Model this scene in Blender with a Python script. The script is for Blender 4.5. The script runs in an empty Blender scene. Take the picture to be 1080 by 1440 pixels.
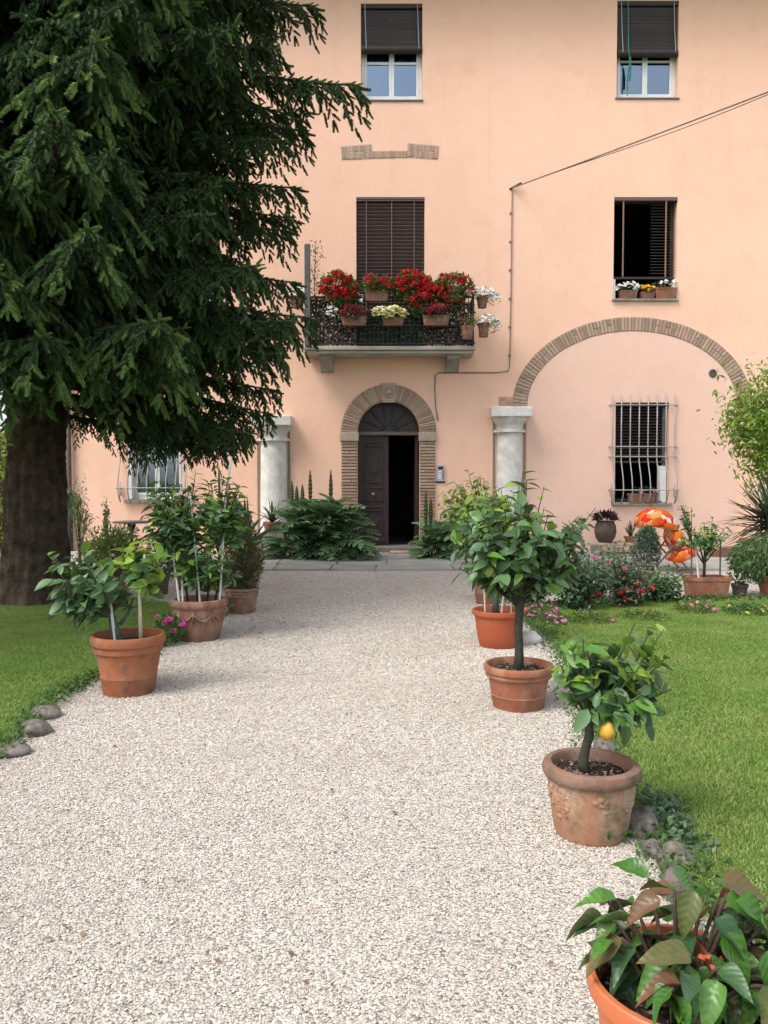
import bpy, math, random
import numpy as np
from mathutils import Vector, Matrix, Euler
from math import sin, cos, pi, radians, sqrt, atan2

random.seed(7)
RNG = np.random.default_rng(7)
scene = bpy.context.scene
C = scene.collection

# ------------------------------------------------------------------ camera
CAM_H = 1.5
FPX = 1150.0                      # focal length in pixels of the 1080x1440 photograph
PITCH = math.atan(45.0 / FPX)     # a touch downwards
cam_d = bpy.data.cameras.new('camera')
cam = bpy.data.objects.new('camera', cam_d)
C.objects.link(cam)
cam.location = (0, 0, CAM_H)
cam.rotation_euler = (pi / 2 - PITCH, 0, 0)
cam_d.sensor_fit = 'VERTICAL'
cam_d.sensor_height = 36.0
cam_d.sensor_width = 27.0
cam_d.lens = FPX / 1440.0 * 36.0
cam_d.clip_start = 0.05
cam_d.clip_end = 2000
scene.camera = cam

# ------------------------------------------------------------------ sky and sun (bright thin overcast)
SUN_DIR = Vector((-0.62, -0.47, 1.05)).normalized()      # towards the sun: behind the camera, a little to the left
world = bpy.data.worlds.new('World')
scene.world = world
world.use_nodes = True
wt = world.node_tree
wt.nodes.clear()
w_out = wt.nodes.new('ShaderNodeOutputWorld')
w_bg = wt.nodes.new('ShaderNodeBackground')
w_sky = wt.nodes.new('ShaderNodeTexSky')
w_sky.sky_type = 'NISHITA'
w_sky.sun_disc = False
w_sky.sun_elevation = math.asin(SUN_DIR.z)
w_sky.sun_rotation = atan2(SUN_DIR.x, SUN_DIR.y)
w_sky.air_density = 1.0
w_sky.dust_density = 2.5
w_hsv = wt.nodes.new('ShaderNodeHueSaturation')          # the same sky seen through thin cloud: nearly white
w_hsv.inputs['Saturation'].default_value = 0.22
w_hsv.inputs['Value'].default_value = 1.15
w_tc = wt.nodes.new('ShaderNodeTexCoord')
w_n = wt.nodes.new('ShaderNodeTexNoise')
w_n.inputs['Scale'].default_value = 2.2
w_n.inputs['Detail'].default_value = 6
w_r = wt.nodes.new('ShaderNodeMapRange')
w_r.inputs['From Min'].default_value = 0.42
w_r.inputs['From Max'].default_value = 0.62
w_r.inputs['To Min'].default_value = 0.55
w_r.inputs['To Max'].default_value = 1.0
w_mix = wt.nodes.new('ShaderNodeMix')
w_mix.data_type = 'RGBA'
wt.links.new(w_tc.outputs['Generated'], w_n.inputs['Vector'])
wt.links.new(w_n.outputs['Fac'], w_r.inputs['Value'])
wt.links.new(w_sky.outputs[0], w_hsv.inputs['Color'])
wt.links.new(w_r.outputs[0], w_mix.inputs['Factor'])
wt.links.new(w_sky.outputs[0], w_mix.inputs[6])
wt.links.new(w_hsv.outputs[0], w_mix.inputs[7])
wt.links.new(w_mix.outputs[2], w_bg.inputs['Color'])
w_bg.inputs['Strength'].default_value = 0.15
wt.links.new(w_bg.outputs[0], w_out.inputs[0])

sun_d = bpy.data.lights.new('sun', 'SUN')
sun_d.energy = 1.3
sun_d.angle = radians(24)
sun_d.color = (1.0, 0.96, 0.90)
sun = bpy.data.objects.new('sun', sun_d)
C.objects.link(sun)
sun.rotation_euler = SUN_DIR.to_track_quat('Z', 'Y').to_euler()

scene.view_settings.view_transform = 'Standard'
scene.view_settings.look = 'None'
scene.view_settings.gamma = 1.0
scene.view_settings.exposure = 0.96
scene.cycles.max_bounces = 8
scene.cycles.diffuse_bounces = 4
scene.cycles.glossy_bounces = 3
scene.cycles.transparent_max_bounces = 8
scene.cycles.use_denoising = True

# ------------------------------------------------------------------ measuring: photo pixel -> place at a known distance
D = 16.8                           # distance of the facade plane
CP, SP = cos(PITCH), sin(PITCH)
def at(px, py, Y):
    """the point seen at pixel (px, py) that stands Y metres in front of the camera"""
    v = (720 - py) / FPX
    t = Y / (CP + v * SP)
    return Vector(((px - 540) / FPX * t, Y, CAM_H + t * (v * CP - SP)))
def G(px, py, z=0.0):
    v = (720 - py) / FPX
    t = (z - CAM_H) / (v * CP - SP)
    return Vector(((px - 540) / FPX * t, t * (CP + v * SP), z))
def fx(px, py=420, out=0.0):       # facade x
    return at(px, py, D - out).x
def fz(py, out=0.0):               # facade height
    return at(540, py, D - out).z

# ------------------------------------------------------------------ materials
MATS = {}
class NT:
    def __init__(s, name):
        s.m = bpy.data.materials.new(name)
        s.m.use_nodes = True
        s.t = s.m.node_tree
        s.t.nodes.clear()
        s.out = s.t.nodes.new('ShaderNodeOutputMaterial')
        MATS[name] = s.m
    def n(s, kind, **kw):
        nd = s.t.nodes.new('ShaderNode' + kind)
        for k, v in kw.items():
            if k in nd.inputs: nd.inputs[k].default_value = v
            else: setattr(nd, k, v)
        return nd
    def l(s, a, b): s.t.links.new(a, b)
    def mix(s, fac, a, b):
        nd = s.t.nodes.new('ShaderNodeMix'); nd.data_type = 'RGBA'
        for sock, v in ((nd.inputs['Factor'], fac), (nd.inputs[6], a), (nd.inputs[7], b)):
            if isinstance(v, bpy.types.NodeSocket): s.l(v, sock)
            elif isinstance(v, (tuple, list)): sock.default_value = (*v[:3], 1)
            else: sock.default_value = v
        return nd.outputs[2]
    def rng(s, v, a, b, c=0.0, d=1.0):
        nd = s.n('MapRange'); s.l(v, nd.inputs['Value'])
        nd.inputs['From Min'].default_value = a; nd.inputs['From Max'].default_value = b
        nd.inputs['To Min'].default_value = c; nd.inputs['To Max'].default_value = d
        return nd.outputs[0]
    def math(s, op, a, b=0.0):
        nd = s.n('Math', operation=op)
        for i, v in enumerate((a, b)):
            if isinstance(v, bpy.types.NodeSocket): s.l(v, nd.inputs[i])
            else: nd.inputs[i].default_value = v
        return nd.outputs[0]
    def noise(s, vec, scale, detail=4, rough=0.5):
        nd = s.n('TexNoise'); nd.inputs['Scale'].default_value = scale
        nd.inputs['Detail'].default_value = detail; nd.inputs['Roughness'].default_value = rough
        if vec is not None: s.l(vec, nd.inputs['Vector'])
        return nd.outputs['Fac']
    def rnd(s):
        """a random number per loose piece and per object"""
        g = s.n('NewGeometry'); o = s.n('ObjectInfo')
        return s.math('FRACT', s.math('ADD', g.outputs['Random Per Island'], o.outputs['Random']))
    def principled(s, col, rough=0.8, spec=0.3, normal=None, metal=0.0):
        p = s.n('BsdfPrincipled')
        if isinstance(col, bpy.types.NodeSocket): s.l(col, p.inputs['Base Color'])
        else: p.inputs['Base Color'].default_value = (*col[:3], 1)
        if isinstance(rough, bpy.types.NodeSocket): s.l(rough, p.inputs['Roughness'])
        else: p.inputs['Roughness'].default_value = rough
        p.inputs['Specular IOR Level'].default_value = spec
        p.inputs['Metallic'].default_value = metal
        if normal is not None: s.l(normal, p.inputs['Normal'])
        return p
    def bump(s, h, strength=0.3, dist=0.01):
        b = s.n('Bump'); b.inputs['Strength'].default_value = strength; b.inputs['Distance'].default_value = dist
        s.l(h, b.inputs['Height'])
        return b.outputs[0]
    def end(s, sh):
        s.l(sh.outputs[0] if hasattr(sh, 'outputs') else sh, s.out.inputs['Surface'])
        return s.m

def surf(name, c1, c2, scale=4.0, rough=0.8, spec=0.3, bump=0.2, bscale=60, bdist=0.004, metal=0.0, rnd=0.0, detail=5):
    t = NT(name)
    vec = t.n('TexCoord').outputs['Object']
    f = t.rng(t.noise(vec, scale, detail, 0.6), 0.3, 0.7)
    if rnd:
        f = t.math('ADD', t.math('MULTIPLY', f, 1 - rnd), t.math('MULTIPLY', t.rnd(), rnd))
    col = t.mix(f, c1, c2)
    nrm = t.bump(t.noise(vec, bscale, 4), bump, bdist) if bump else None
    return t.end(t.principled(col, rough, spec, nrm, metal))

def leafmat(name, c1, c2, rough=0.4, trans=0.25, spec=0.4, back=None, vein=False, patch=None):
    t = NT(name)
    r = t.rnd()
    col = t.mix(r, c1, c2)
    vec = t.n('TexCoord').outputs['Object']
    if back is not None:
        g = t.n('NewGeometry')
        col = t.mix(g.outputs['Backfacing'], col, back)
    if patch is not None:
        col = t.mix(t.math('MULTIPLY', t.rng(t.noise(vec, 1.6, 5, .65), .44, .66), .62), col, patch)
    nrm = None
    if vein:      # midrib and side veins, in the leaf's own coordinates
        sx = t.n('SeparateXYZ'); t.l(vec, sx.inputs[0])
        ay = t.math('ABSOLUTE', sx.outputs[1])
        rib = t.rng(ay, 0.0, 0.022, 1.0, 0.0)
        w = t.math('SINE', t.math('MULTIPLY', t.math('SUBTRACT', sx.outputs[0], t.math('MULTIPLY', ay, 0.9)), 42.0))
        side = t.rng(w, 0.90, 1.0, 0.0, 0.5)
        vv = t.math('MAXIMUM', rib, side)
        col = t.mix(t.math('MULTIPLY', vv, 0.14), col, tuple(min(1, q * 2.2 + .02) for q in c2))
        col = t.mix(t.math('MULTIPLY', t.rng(t.noise(vec, 5, 4), .45, .7), 0.35), col, tuple(q * .55 for q in c1))
        nrm = t.bump(t.math('ADD', w, t.math('MULTIPLY', t.noise(vec, 4, 2), 3.0)), 0.10, 0.02)
    p = t.principled(col, rough, spec, nrm)
    tr = t.n('BsdfTranslucent')
    hs = t.n('HueSaturation'); hs.inputs['Value'].default_value = 1.5; hs.inputs['Hue'].default_value = 0.49
    t.l(col, hs.inputs['Color']); t.l(hs.outputs[0], tr.inputs['Color'])
    m = t.n('MixShader'); m.inputs[0].default_value = trans
    t.l(p.outputs[0], m.inputs[1]); t.l(tr.outputs[0], m.inputs[2])
    return t.end(m)

def plaster(name, c1, c2, c3):
    t = NT(name)
    vec = t.n('TexCoord').outputs['Object']
    big = t.rng(t.noise(vec, 0.45, 5, 0.6), 0.3, 0.72)
    mid = t.rng(t.noise(vec, 2.6, 6, 0.62), 0.5, 0.8)
    mp = t.n('Mapping'); mp.inputs['Scale'].default_value = (3.0, 3.0, 0.22)
    t.l(vec, mp.inputs['Vector'])
    streak = t.rng(t.noise(mp.outputs[0], 1.3, 4, 0.6), 0.56, 0.8)
    col = t.mix(big, c1, c2)
    col = t.mix(t.math('MULTIPLY', mid, 0.6), col, c3)
    col = t.mix(t.math('MULTIPLY', streak, 0.45), col, c3)
    vo = t.n('TexVoronoi', feature='DISTANCE_TO_EDGE'); vo.inputs['Scale'].default_value = 0.42
    dv = t.n('VectorMath', operation='ADD')
    nn = t.n('TexNoise'); nn.inputs['Scale'].default_value = 1.2; nn.inputs['Detail'].default_value = 5
    sc = t.n('VectorMath', operation='SCALE'); sc.inputs['Scale'].default_value = 1.1
    t.l(vec, nn.inputs['Vector']); t.l(nn.outputs['Color'], sc.inputs[0])
    t.l(vec, dv.inputs[0]); t.l(sc.outputs[0], dv.inputs[1]); t.l(dv.outputs[0], vo.inputs['Vector'])
    crack = t.rng(vo.outputs['Distance'], 0.0, 0.0035, 1.0, 0.0)
    cm = t.math('MULTIPLY', crack, t.rng(t.noise(vec, 0.7, 2), 0.52, 0.62))
    col = t.mix(t.math('MULTIPLY', cm, 0.2), col, (0.36, 0.24, 0.18))
    sz = t.n('SeparateXYZ'); t.l(vec, sz.inputs[0])
    foot = t.math('MULTIPLY', t.rng(t.math('ADD', sz.outputs[2], t.math('MULTIPLY', t.noise(vec, 1.7, 5), -1.3)), -.75, .35, 1.0, 0.0), .30)
    col = t.mix(foot, col, tuple(q * .72 for q in c3))
    vp = t.n('TexVoronoi'); vp.inputs['Scale'].default_value = .30; t.l(dv.outputs[0], vp.inputs['Vector'])
    sp = t.n('SeparateColor'); t.l(vp.outputs['Color'], sp.inputs[0])
    col = t.mix(t.math('MULTIPLY', t.rng(sp.outputs[0], .55, .95), .22), col, tuple(min(1, q * 1.08 + .02) for q in c2))
    h = t.math('ADD', t.noise(vec, 26, 6, 0.65), t.math('MULTIPLY', t.noise(vec, 3.2, 3), 2.4))
    return t.end(t.principled(col, 0.92, 0.15, t.bump(h, 0.35, 0.008)))

plaster('plaster', (0.80, 0.495, 0.360), (0.83, 0.535, 0.400), (0.71, 0.425, 0.305))
plaster('plaster_infill', (0.73, 0.48, 0.375), (0.76, 0.52, 0.42), (0.67, 0.44, 0.345))
plaster('plaster_patch', (0.80, 0.52, 0.35), (0.80, 0.52, 0.35), (0.74, 0.47, 0.33))
surf('brick', (0.26, 0.17, 0.12), (0.50, 0.36, 0.26), 9, 0.9, 0.15, 0.5, 45, 0.006, rnd=0.65)
surf('brick_pale', (0.30, 0.21, 0.155), (0.46, 0.345, 0.26), 9, 0.9, 0.15, 0.5, 45, 0.006, rnd=0.65)
surf('brick_red', (0.36, 0.19, 0.14), (0.52, 0.36, 0.29), 9, 0.9, 0.15, 0.5, 45, 0.006, rnd=0.6)
surf('mortar', (0.20, 0.155, 0.12), (0.30, 0.24, 0.19), 14, 0.95, 0.1, 0.5, 90, 0.004)
surf('mortar_pale', (0.44, 0.36, 0.29), (0.52, 0.43, 0.35), 14, 0.95, 0.1, 0.5, 90, 0.004)
surf('stone_pale', (0.50, 0.47, 0.43), (0.72, 0.70, 0.66), 6, 0.7, 0.3, 0.35, 40, 0.006)
surf('stone_cap', (0.30, 0.235, 0.18), (0.42, 0.335, 0.265), 6, 0.85, 0.2, 0.35, 40, 0.006)
surf('stone_grey', (0.20, 0.185, 0.165), (0.36, 0.34, 0.30), 4, 0.9, 0.2, 0.5, 30, 0.01)
surf('stone_step', (0.13, 0.12, 0.11), (0.22, 0.20, 0.18), 5, 0.85, 0.2, 0.4, 40, 0.006)
surf('balcony_stone', (0.30, 0.27, 0.23), (0.46, 0.42, 0.37), 3, 0.85, 0.2, 0.4, 40, 0.006)
surf('slab', (0.24, 0.225, 0.20), (0.40, 0.385, 0.35), 2.2, 0.85, 0.2, 0.5, 24, 0.008, rnd=0.35)
surf('rock', (0.060, 0.048, 0.040), (0.25, 0.225, 0.195), 16, 0.9, 0.2, 1.0, 36, 0.015)
surf('rock_white', (0.42, 0.40, 0.37), (0.62, 0.60, 0.56), 9, 0.9, 0.2, 0.6, 40, 0.01)
surf('white_paint', (0.66, 0.66, 0.65), (0.76, 0.76, 0.75), 8, 0.45, 0.4, 0.1, 80, 0.002)
surf('white_plastic', (0.72, 0.74, 0.78), (0.78, 0.80, 0.83), 8, 0.35, 0.4, 0)
surf('blind_brown', (0.095, 0.058, 0.056), (0.140, 0.086, 0.082), 6, 0.55, 0.35, 0.15, 60, 0.002, rnd=0.4)
surf('blind_dark', (0.034, 0.027, 0.028), (0.055, 0.043, 0.043), 6, 0.6, 0.3, 0.15, 60, 0.002, rnd=0.4)
surf('blind_cord', (0.22, 0.12, 0.09), (0.26, 0.15, 0.11), 6, 0.7, 0.2, 0)
surf('door_wood', (0.020, 0.0125, 0.0105), (0.036, 0.023, 0.019), 5, 0.5, 0.4, 0.3, 50, 0.003)
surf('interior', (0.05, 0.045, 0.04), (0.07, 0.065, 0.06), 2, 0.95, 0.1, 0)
surf('iron_dark', (0.016, 0.018, 0.018), (0.032, 0.034, 0.034), 12, 0.6, 0.4, 0.3, 80, 0.002)
surf('iron_grey', (0.26, 0.245, 0.24), (0.38, 0.36, 0.35), 14, 0.5, 0.4, 0.2, 80, 0.002)
surf('iron_brown', (0.085, 0.065, 0.055), (0.13, 0.10, 0.085), 12, 0.6, 0.4, 0.2, 80, 0.002)
surf('brass', (0.20, 0.17, 0.12), (0.28, 0.24, 0.17), 12, 0.35, 0.5, 0, metal=0.8)
surf('post_grey', (0.07, 0.07, 0.072), (0.13, 0.13, 0.13), 5, 0.6, 0.3, 0.2, 60, 0.003)
surf('soil', (0.022, 0.015, 0.011), (0.075, 0.052, 0.038), 40, 0.95, 0.1, 1.0, 60, 0.02)
surf('soil_chips', (0.10, 0.075, 0.055), (0.30, 0.24, 0.18), 40, 0.9, 0.2, 0.3, 60, 0.004, rnd=0.9)
surf('bark', (0.030, 0.022, 0.016), (0.105, 0.078, 0.058), 7, 0.95, 0.1, 1.0, 18, 0.05)
surf('bark_lemon', (0.030, 0.030, 0.022), (0.070, 0.068, 0.050), 30, 0.9, 0.2, 0.5, 80, 0.004)
surf('bark_blue', (0.045, 0.060, 0.062), (0.10, 0.125, 0.125), 30, 0.9, 0.2, 0.5, 80, 0.004)
surf('twig', (0.050, 0.060, 0.028), (0.090, 0.105, 0.045), 30, 0.8, 0.2, 0)
surf('twig_brown', (0.05, 0.035, 0.025), (0.09, 0.065, 0.045), 30, 0.8, 0.2, 0)
surf('bamboo', (0.42, 0.36, 0.25), (0.56, 0.50, 0.38), 9, 0.6, 0.3, 0.2, 60, 0.003)
surf('stake_white', (0.50, 0.49, 0.46), (0.62, 0.61, 0.58), 9, 0.6, 0.3, 0.2, 60, 0.003)
surf('stake_dark', (0.06, 0.065, 0.055), (0.10, 0.105, 0.09), 9, 0.6, 0.3, 0.2, 60, 0.003)
surf('lemon_fruit', (0.46, 0.24, 0.025), (0.56, 0.33, 0.04), 18, 0.45, 0.4, 0.3, 90, 0.003)
surf('lime_fruit', (0.16, 0.23, 0.03), (0.24, 0.31, 0.05), 18, 0.45, 0.4, 0.3, 90, 0.003)
surf('cable', (0.17, 0.13, 0.11), (0.26, 0.205, 0.175), 9, 0.7, 0.3, 0)
surf('cord_green', (0.02, 0.16, 0.14), (0.04, 0.22, 0.18), 9, 0.7, 0.3, 0)
surf('cord_pale', (0.30, 0.28, 0.28), (0.36, 0.34, 0.34), 9, 0.7, 0.3, 0)
surf('roof_tile', (0.30, 0.15, 0.09), (0.42, 0.24, 0.16), 3, 0.9, 0.15, 0.3, 30, 0.02, rnd=0.5)
surf('soffit', (0.42, 0.33, 0.26), (0.50, 0.40, 0.32), 3, 0.9, 0.1, 0)
surf('panel_steel', (0.34, 0.33, 0.33), (0.42, 0.41, 0.41), 6, 0.4, 0.4, 0)
surf('table_top', (0.075, 0.065, 0.072), (0.11, 0.10, 0.105), 6, 0.4, 0.5, 0.1, 30, 0.002)

def terracotta(name, c1, c2, bloom, moss=None, bl=0.6, rough=0.85, spec=0.2):
    t = NT(name)
    tc = t.n('TexCoord'); vec = tc.outputs['Object']
    f = t.rng(t.noise(vec, 7, 5, 0.6), 0.3, 0.7)
    col = t.mix(f, c1, c2)
    mp = t.n('Mapping'); mp.inputs['Scale'].default_value = (9, 9, 3.0)
    t.l(vec, mp.inputs['Vector'])
    b = t.rng(t.noise(mp.outputs[0], 1.0, 6, 0.65), 0.46, 0.72)
    col = t.mix(t.math('MULTIPLY', b, bl), col, bloom)
    if moss is not None:
        m2 = t.rng(t.noise(vec, 7.5, 8, 0.72), 0.47, 0.64)
        col = t.mix(t.math('MULTIPLY', m2, 0.72), col, moss)
    h = t.math('ADD', t.noise(vec, 60, 4), t.math('MULTIPLY', t.noise(vec, 8, 3), 2.0))
    return t.end(t.principled(col, rough, spec, t.bump(h, 0.35, 0.004)))
terracotta('terracotta', (0.25, 0.088, 0.045), (0.34, 0.135, 0.075), (0.36, 0.235, 0.17), (0.11, 0.075, 0.05), 0.6)
terracotta('terracotta_warm', (0.27, 0.085, 0.038), (0.36, 0.13, 0.062), (0.25, 0.15, 0.10), (0.10, 0.068, 0.05), 0.6)
terracotta('terracotta_old', (0.20, 0.085, 0.055), (0.29, 0.145, 0.10), (0.36, 0.26, 0.20), (0.085, 0.065, 0.05), 0.75)
terracotta('terracotta_mossy', (0.30, 0.14, 0.085), (0.40, 0.235, 0.155), (0.50, 0.40, 0.30), (0.085, 0.082, 0.034), 0.9)
terracotta('terracotta_rim', (0.19, 0.095, 0.065), (0.26, 0.145, 0.10), (0.24, 0.19, 0.155), (0.075, 0.065, 0.05), 0.6)
terracotta('plastic_pot', (0.33, 0.072, 0.028), (0.36, 0.085, 0.034), (0.35, 0.12, 0.06), None, 0.35, 0.5, 0.35)
terracotta('plastic_pot_light', (0.44, 0.115, 0.04), (0.48, 0.135, 0.05), (0.46, 0.18, 0.085), None, 0.3, 0.45, 0.4)
terracotta('pot_dark', (0.05, 0.035, 0.03), (0.08, 0.055, 0.045), (0.11, 0.09, 0.08), None, 0.5, 0.6, 0.3)

leafmat('lemon_leaf', (0.032, 0.090, 0.032), (0.090, 0.181, 0.067), 0.40, 0.16, 0.42, back=(0.085, 0.14, 0.065))
leafmat('lemon_leaf_blue', (0.045, 0.105, 0.040), (0.105, 0.190, 0.075), 0.40, 0.16, 0.42, back=(0.09, 0.14, 0.08))
leafmat('lemon_leaf_young', (0.16, 0.28, 0.035), (0.30, 0.42, 0.075), 0.38, 0.34, 0.45)
leafmat('lemon_leaf_mid', (0.072, 0.180, 0.031), (0.156, 0.282, 0.054), 0.40, 0.25, 0.42)
leafmat('leaf_bronze', (0.10, 0.05, 0.035), (0.20, 0.09, 0.05), 0.4, 0.2, 0.4)
leafmat('begonia_leaf', (0.032, 0.107, 0.016), (0.086, 0.203, 0.030), 0.30, 0.16, 0.42, back=(0.10, 0.13, 0.055), vein=True)
leafmat('begonia_leaf_red', (0.070, 0.125, 0.030), (0.165, 0.075, 0.045), 0.30, 0.16, 0.32, back=(0.24, 0.07, 0.055), vein=True)
leafmat('begonia_leaf_dark', (0.028, 0.077, 0.028), (0.055, 0.116, 0.041), 0.34, 0.16, 0.32, back=(0.15, 0.08, 0.06), vein=True)
leafmat('acanthus_leaf', (0.080, 0.175, 0.072), (0.200, 0.330, 0.150), 0.38, 0.22, 0.5, back=(0.15, 0.25, 0.115))
leafmat('rose_leaf', (0.046, 0.098, 0.048), (0.121, 0.196, 0.101), 0.42, 0.18, 0.4)
leafmat('rose_leaf_red', (0.07, 0.035, 0.028), (0.11, 0.075, 0.045), 0.42, 0.18, 0.4)
leafmat('geranium_leaf', (0.05, 0.115, 0.025), (0.10, 0.19, 0.045), 0.55, 0.22, 0.3)
leafmat('dark_leaf', (0.019, 0.047, 0.022), (0.046, 0.089, 0.038), 0.45, 0.15, 0.4)
leafmat('variegated_leaf', (0.010, 0.022, 0.012), (0.11, 0.13, 0.10), 0.5, 0.15, 0.3)
leafmat('olive_leaf', (0.040, 0.058, 0.020), (0.10, 0.115, 0.040), 0.5, 0.2, 0.3)
leafmat('bush_leaf', (0.05, 0.10, 0.018), (0.145, 0.20, 0.036), 0.45, 0.25, 0.35)
leafmat('yellow_green_leaf', (0.085, 0.175, 0.018), (0.21, 0.31, 0.045), 0.45, 0.32, 0.35)
leafmat('grey_leaf', (0.075, 0.095, 0.070), (0.17, 0.19, 0.15), 0.6, 0.15, 0.3)
leafmat('purple_leaf', (0.030, 0.010, 0.020), (0.075, 0.028, 0.050), 0.45, 0.15, 0.4)
leafmat('yucca_leaf', (0.018, 0.042, 0.022), (0.075, 0.115, 0.052), 0.4, 0.10, 0.5)
leafmat('agave_leaf', (0.055, 0.095, 0.070), (0.10, 0.15, 0.11), 0.5, 0.05, 0.4)
leafmat('fern_leaf', (0.035, 0.085, 0.022), (0.085, 0.160, 0.042), 0.5, 0.22, 0.3)
leafmat('spruce_old', (0.030, 0.066, 0.026), (0.088, 0.150, 0.052), 0.6, 0.10, 0.25)
leafmat('spruce_new', (0.100, 0.185, 0.052), (0.185, 0.290, 0.085), 0.6, 0.18, 0.25)
leafmat('grass', (0.105, 0.205, 0.030), (0.270, 0.380, 0.100), 0.6, 0.30, 0.25, patch=(0.31, 0.355, 0.115))
leafmat('red_petal', (0.42, 0.010, 0.012), (0.62, 0.030, 0.030), 0.5, 0.2, 0.3)
leafmat('crimson_petal', (0.26, 0.010, 0.020), (0.40, 0.022, 0.045), 0.5, 0.2, 0.3)
leafmat('rose_red', (0.50, 0.04, 0.045), (0.66, 0.11, 0.10), 0.5, 0.25, 0.3)
leafmat('rose_orange', (0.60, 0.10, 0.03), (0.70, 0.19, 0.07), 0.5, 0.25, 0.3)
leafmat('pink_petal', (0.55, 0.12, 0.28), (0.68, 0.26, 0.44), 0.5, 0.25, 0.3)
leafmat('magenta_petal', (0.50, 0.06, 0.26), (0.62, 0.13, 0.36), 0.5, 0.25, 0.3)
leafmat('white_petal', (0.72, 0.72, 0.70), (0.82, 0.82, 0.80), 0.5, 0.25, 0.3)
leafmat('cream_petal', (0.62, 0.60, 0.22), (0.78, 0.77, 0.46), 0.5, 0.25, 0.3)
leafmat('yellow_petal', (0.68, 0.36, 0.02), (0.75, 0.50, 0.05), 0.5, 0.25, 0.3)
leafmat('lemon_yellow_petal', (0.70, 0.58, 0.04), (0.78, 0.66, 0.08), 0.5, 0.25, 0.3)
leafmat('orange_bud', (0.55, 0.10, 0.04), (0.65, 0.20, 0.10), 0.4, 0.2, 0.4)
leafmat('dry_leaf', (0.13, 0.085, 0.045), (0.26, 0.18, 0.10), 0.8, 0.1, 0.2)

def gravel_base():
    t = NT('gravel')
    vec = t.n('TexCoord').outputs['Object']
    v1 = t.n('TexVoronoi'); v1.inputs['Scale'].default_value = 85
    t.l(vec, v1.inputs['Vector'])
    sep = t.n('SeparateColor'); t.l(v1.outputs['Color'], sep.inputs[0])
    r = sep.outputs[0]
    cr = t.n('ValToRGB'); t.l(r, cr.inputs[0])
    e = cr.color_ramp.elements
    e[0].position = 0.0; e[0].color = (0.16, 0.14, 0.12, 1)
    e[1].position = 1.0; e[1].color = (0.74, 0.69, 0.63, 1)
    for p, c in ((0.10, (0.27, 0.24, 0.21, 1)), (0.25, (0.42, 0.37, 0.315, 1)), (0.5, (0.54, 0.475, 0.405, 1)), (0.78, (0.62, 0.565, 0.50, 1))):
        x = e.new(p); x.color = c
    big = t.rng(t.noise(vec, 0.9, 5, 0.6), 0.35, 0.7)
    col = t.mix(t.math('MULTIPLY', big, 0.30), cr.outputs[0], (0.40, 0.35, 0.29))
    h = t.math('SUBTRACT', 1.0, v1.outputs['Distance'])
    return t.end(t.principled(col, 0.9, 0.2, t.bump(h, 0.9, 0.012)))
gravel_base()
def pebble_mat():
    t = NT('pebble')
    g = t.n('NewGeometry')
    cr = t.n('ValToRGB'); t.l(g.outputs['Random Per Island'], cr.inputs[0])
    e = cr.color_ramp.elements
    e[0].position = 0.0; e[0].color = (0.20, 0.18, 0.165, 1)
    e[1].position = 1.0; e[1].color = (0.70, 0.655, 0.585, 1)
    for p, c in ((0.05, (0.32, 0.295, 0.27, 1)), (0.13, (0.44, 0.395, 0.345, 1)), (0.30, (0.50, 0.45, 0.39, 1)),
                 (0.42, (0.50, 0.41, 0.32, 1)), (0.45, (0.53, 0.48, 0.415, 1)), (0.75, (0.585, 0.535, 0.465, 1))):
        x = e.new(p); x.color = c
    vec = t.n('TexCoord').outputs['Object']     # dusty, trodden patches
    d = t.rng(t.noise(vec, 1.1, 6, .65), .45, .72)
    col = t.mix(t.math('ADD', .12, t.math('MULTIPLY', d, .38)), cr.outputs[0], (0.37, 0.325, 0.265))
    return t.end(t.principled(col, 0.75, 0.25))
pebble_mat()

def soil_ground():
    t = NT('lawn_soil')
    vec = t.n('TexCoord').outputs['Object']
    f = t.rng(t.noise(vec, 6, 6, 0.65), 0.35, 0.7)
    col = t.mix(f, (0.065, 0.115, 0.020), (0.130, 0.175, 0.045))
    col = t.mix(t.rng(t.noise(vec, 30, 4), 0.58, 0.75), col, (0.08, 0.06, 0.035))
    return t.end(t.principled(col, 0.95, 0.1, t.bump(t.noise(vec, 90, 5), 0.8, 0.02)))
soil_ground()

def floral(name):
    t = NT(name)
    vec = t.n('TexCoord').outputs['Object']
    v = t.n('TexVoronoi'); v.inputs['Scale'].default_value = 10; t.l(vec, v.inputs['Vector'])
    sep = t.n('SeparateColor'); t.l(v.outputs['Color'], sep.inputs[0])
    cr = t.n('ValToRGB'); cr.color_ramp.interpolation = 'CONSTANT'
    t.l(sep.outputs[0], cr.inputs[0])
    e = cr.color_ramp.elements
    e[0].position = 0; e[0].color = (0.70, 0.11, 0.015, 1)
    e[1].position = 0.32; e[1].color = (0.62, 0.03, 0.02, 1)
    for p, c in ((0.50, (0.72, 0.17, 0.025, 1)), (0.78, (0.75, 0.36, 0.14, 1)), (0.88, (0.78, 0.70, 0.62, 1))):
        x = e.new(p); x.color = c
    col = cr.outputs[0]
    p = t.principled(col, 0.85, 0.2)
    tr = t.n('BsdfTranslucent'); t.l(col, tr.inputs['Color'])
    m = t.n('MixShader'); m.inputs[0].default_value = 0.2
    t.l(p.outputs[0], m.inputs[1]); t.l(tr.outputs[0], m.inputs[2])
    return t.end(m)
floral('floral_fabric')

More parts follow.
